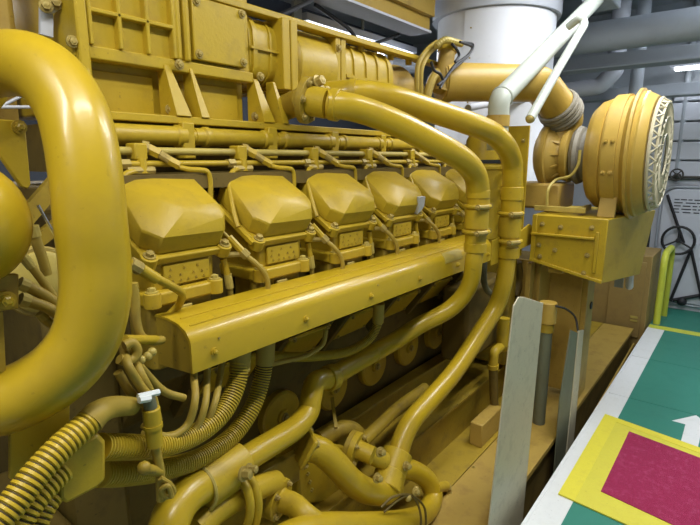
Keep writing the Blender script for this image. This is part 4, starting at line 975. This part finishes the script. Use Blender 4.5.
tag(MB().tube(smooth_path([at(362, 442, Y=1.08), at(380, 425, Y=1.10), at(400, 406, Y=1.12), at(425, 388, Y=1.14)]), .026, 20).build('pipe', M['dirty']), 'dull yellow pipe slanting up right behind the slanting coolant pipe', 'pipe')
te = thing('pipe_tee', 'short yellow branch pipe with strap under the clamped hose sleeve', 'pipe', at(235, 500, Y=.97))
MB().tube(smooth_path([at(196, 530, Y=.96), at(214, 512, Y=.97), at(236, 498, Y=.98), at(262, 486, Y=1.0), at(275, 482, Y=1.02)]), .034, 24).build('branch', M['yel'], te)
MB().tube(smooth_path([at(247, 474, Y=.96), at(256, 490, Y=.93), at(258, 510, Y=.92), at(252, 535, Y=.93)]), .012, 12).build('strap', M['yel'], te)
MB().tube(smooth_path([at(240, 478, Y=.96), at(248, 492, Y=.93), at(250, 512, Y=.92), at(244, 535, Y=.93)]), .012, 12).build('strap', M['yel'], te)
tag(MB().bar(at(336, 428, Y=1.12), at(332, 398, Y=1.20), .012, .012).build('stay_rod', M['dirty']), 'thin stay rod between round covers and square flange', 'rod')
tag(MB().tube(smooth_path([at(320, 440, Y=1.18), at(338, 430, Y=1.16), at(352, 430, Y=1.15), at(362, 440, Y=1.13)]), .035, 20).build('pipe', M['dirty']), 'oily curved pipe behind the square flange', 'pipe')
tag(MB().prism([at(252, 478, Y=1.10), at(300, 452, Y=1.10), at(300, 480, Y=1.10), at(270, 500, Y=1.10)], (0, .03, 0)).build('web_plate', M['dirty'], bevel=.004), 'dull yellow web plate behind the lower pipe flanges', 'plate')

# small elbow fitting & brown pipe at 495,350
sm = thing('drain_fitting', 'small ochre pipe elbow with brown leg left of the grey post', 'pipe', at(495, 360, Y=1.0))
MB().tube(arc_path([at(510, 348, Y=1.0), at(500, 347, Y=1.0), at(494, 352, Y=1.0), at(493, 366, Y=1.0)], .03), .026, 20).build('elbow', M['yel'], sm)
MB().tube([at(493, 364, Y=1.0), at(493, 368, Y=1.0)], .031, 20).build('collar', M['yel'], sm)
MB().tube([at(493, 368, Y=1.0), at(495, 430, Y=1.0)], .024, 18).build('leg', M['grime'], sm)
MB().tube([at(502, 345, Y=1.0), at(504, 318, Y=1.0)], .034, 18).build('valve_body', M['yel'], sm)
tag(MB().tube(smooth_path([at(484, 262, Y=1.02), at(484, 280, Y=1.02), at(487, 290, Y=1.02), at(496, 297, Y=1.02)]), .016, 14).build('hose', M['teal']), 'grey green hose between the two upright pipes', 'hose')
rr = random.Random(8)
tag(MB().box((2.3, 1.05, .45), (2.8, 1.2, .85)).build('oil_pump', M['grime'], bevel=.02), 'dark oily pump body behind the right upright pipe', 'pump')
for i in range(5):
    a = at(rr.uniform(470, 500), rr.uniform(268, 300), Y=1.02)
tag(MB().tube(smooth_path([at(518, 262, Y=1.05), at(520, 280, Y=1.05), at(516, 296, Y=1.05)]), .022, 14).build('hose', M['grime']), 'dull hose right of the right upright pipe', 'hose')

# ================================================================== POSTS BY THE WALKWAY
p1 = thing('guard_post', 'tall scuffed pale grey steel plate post between bedplate and walkway', 'post', (2.0, .62, -.1))
T0 = [at(516, 300, Y=.645), at(521, 296.5, Y=.645), at(543, 303, Y=.645)]
xl, xm, xr = 1.93, 1.99, 2.22
bt_ = Vector((1.84, .645, -.25)); bt2 = Vector((2.12, .645, -.25))
q = [at(514, 306, Y=.645), at(519, 297, Y=.645), at(524, 297, Y=.645), at(543, 303, Y=.645), at(522, 525, Y=.645), at(520, 545, Y=.645), at(487, 545, Y=.645), at(489, 525, Y=.645)]
MB().prism(q, (0, .006, 0)).build('face_plate', M['plate'], p1, bevel=.002)
q = [at(543, 303, Y=.645), at(522, 525, Y=.645), at(520, 545, Y=.645)]
MB().prism([q[0], q[0]+Vector((.0, .05, 0)), q[2]+Vector((0, .05, 0)), q[2]], (.006, 0, 0)).build('side_flange', M['plate'], p1, bevel=.001)
p2 = thing('guard_post', 'shorter scuffed grey angle post nearer the filter, with cable at top', 'post', (2.9, .66, -.1))
q = [at(571, 330, Y=.66), at(578, 333, Y=.66), at(566, 450, Y=.66), at(560, 500, Y=.66), at(552, 500, Y=.66), at(560, 400, Y=.66)]
MB().prism(q, (0, .006, 0)).build('face_plate', M['teal'], p2, bevel=.001)
q = [at(579, 331, Y=.655), at(584, 330, Y=.655), at(573, 450, Y=.655), at(567, 500, Y=.655), at(562, 500, Y=.655), at(568, 440, Y=.655)]
MB().prism(q, (0, .008, 0)).build('edge_flange', M['plate'], p2, bevel=.001)
tag(MB().tube(smooth_path([at(556, 306, Y=.75), at(566, 309, Y=.73), at(575, 317, Y=.70), at(578, 331, Y=.67)]), .006, 8).build('cable', M['dark']), 'dark thin cable arching to the shorter grey post', 'cable')
cp_ = thing('capped_pipe', 'upright grey green pipe with ochre cap behind tall grey post', 'pipe', at(548, 320, Y=.80))
a = at(548.5, 302, Y=.80); MB().cyl(a, a-Vector((0, 0, .12)), .047, 28).build('cap', M['orange'], cp_, bevel=.004)
MB().cyl(a-Vector((0, 0, .09)), Vector((a.x, a.y, 0)), .034, 22).build('pipe_run', M['teal'], cp_)
MB().cyl(a-Vector((0, 0, .12)), a-Vector((0, 0, .17)), .039, 22).build('collar', M['dirty'], cp_)

# lump at 490,430 : small box on bed
tag(MB().box((2.33, .95, .0), (2.60, 1.02, .13)).build('chock_block', M['ochre'], bevel=.006), 'small brown chock block on bedplate left of the tall grey post', 'block')
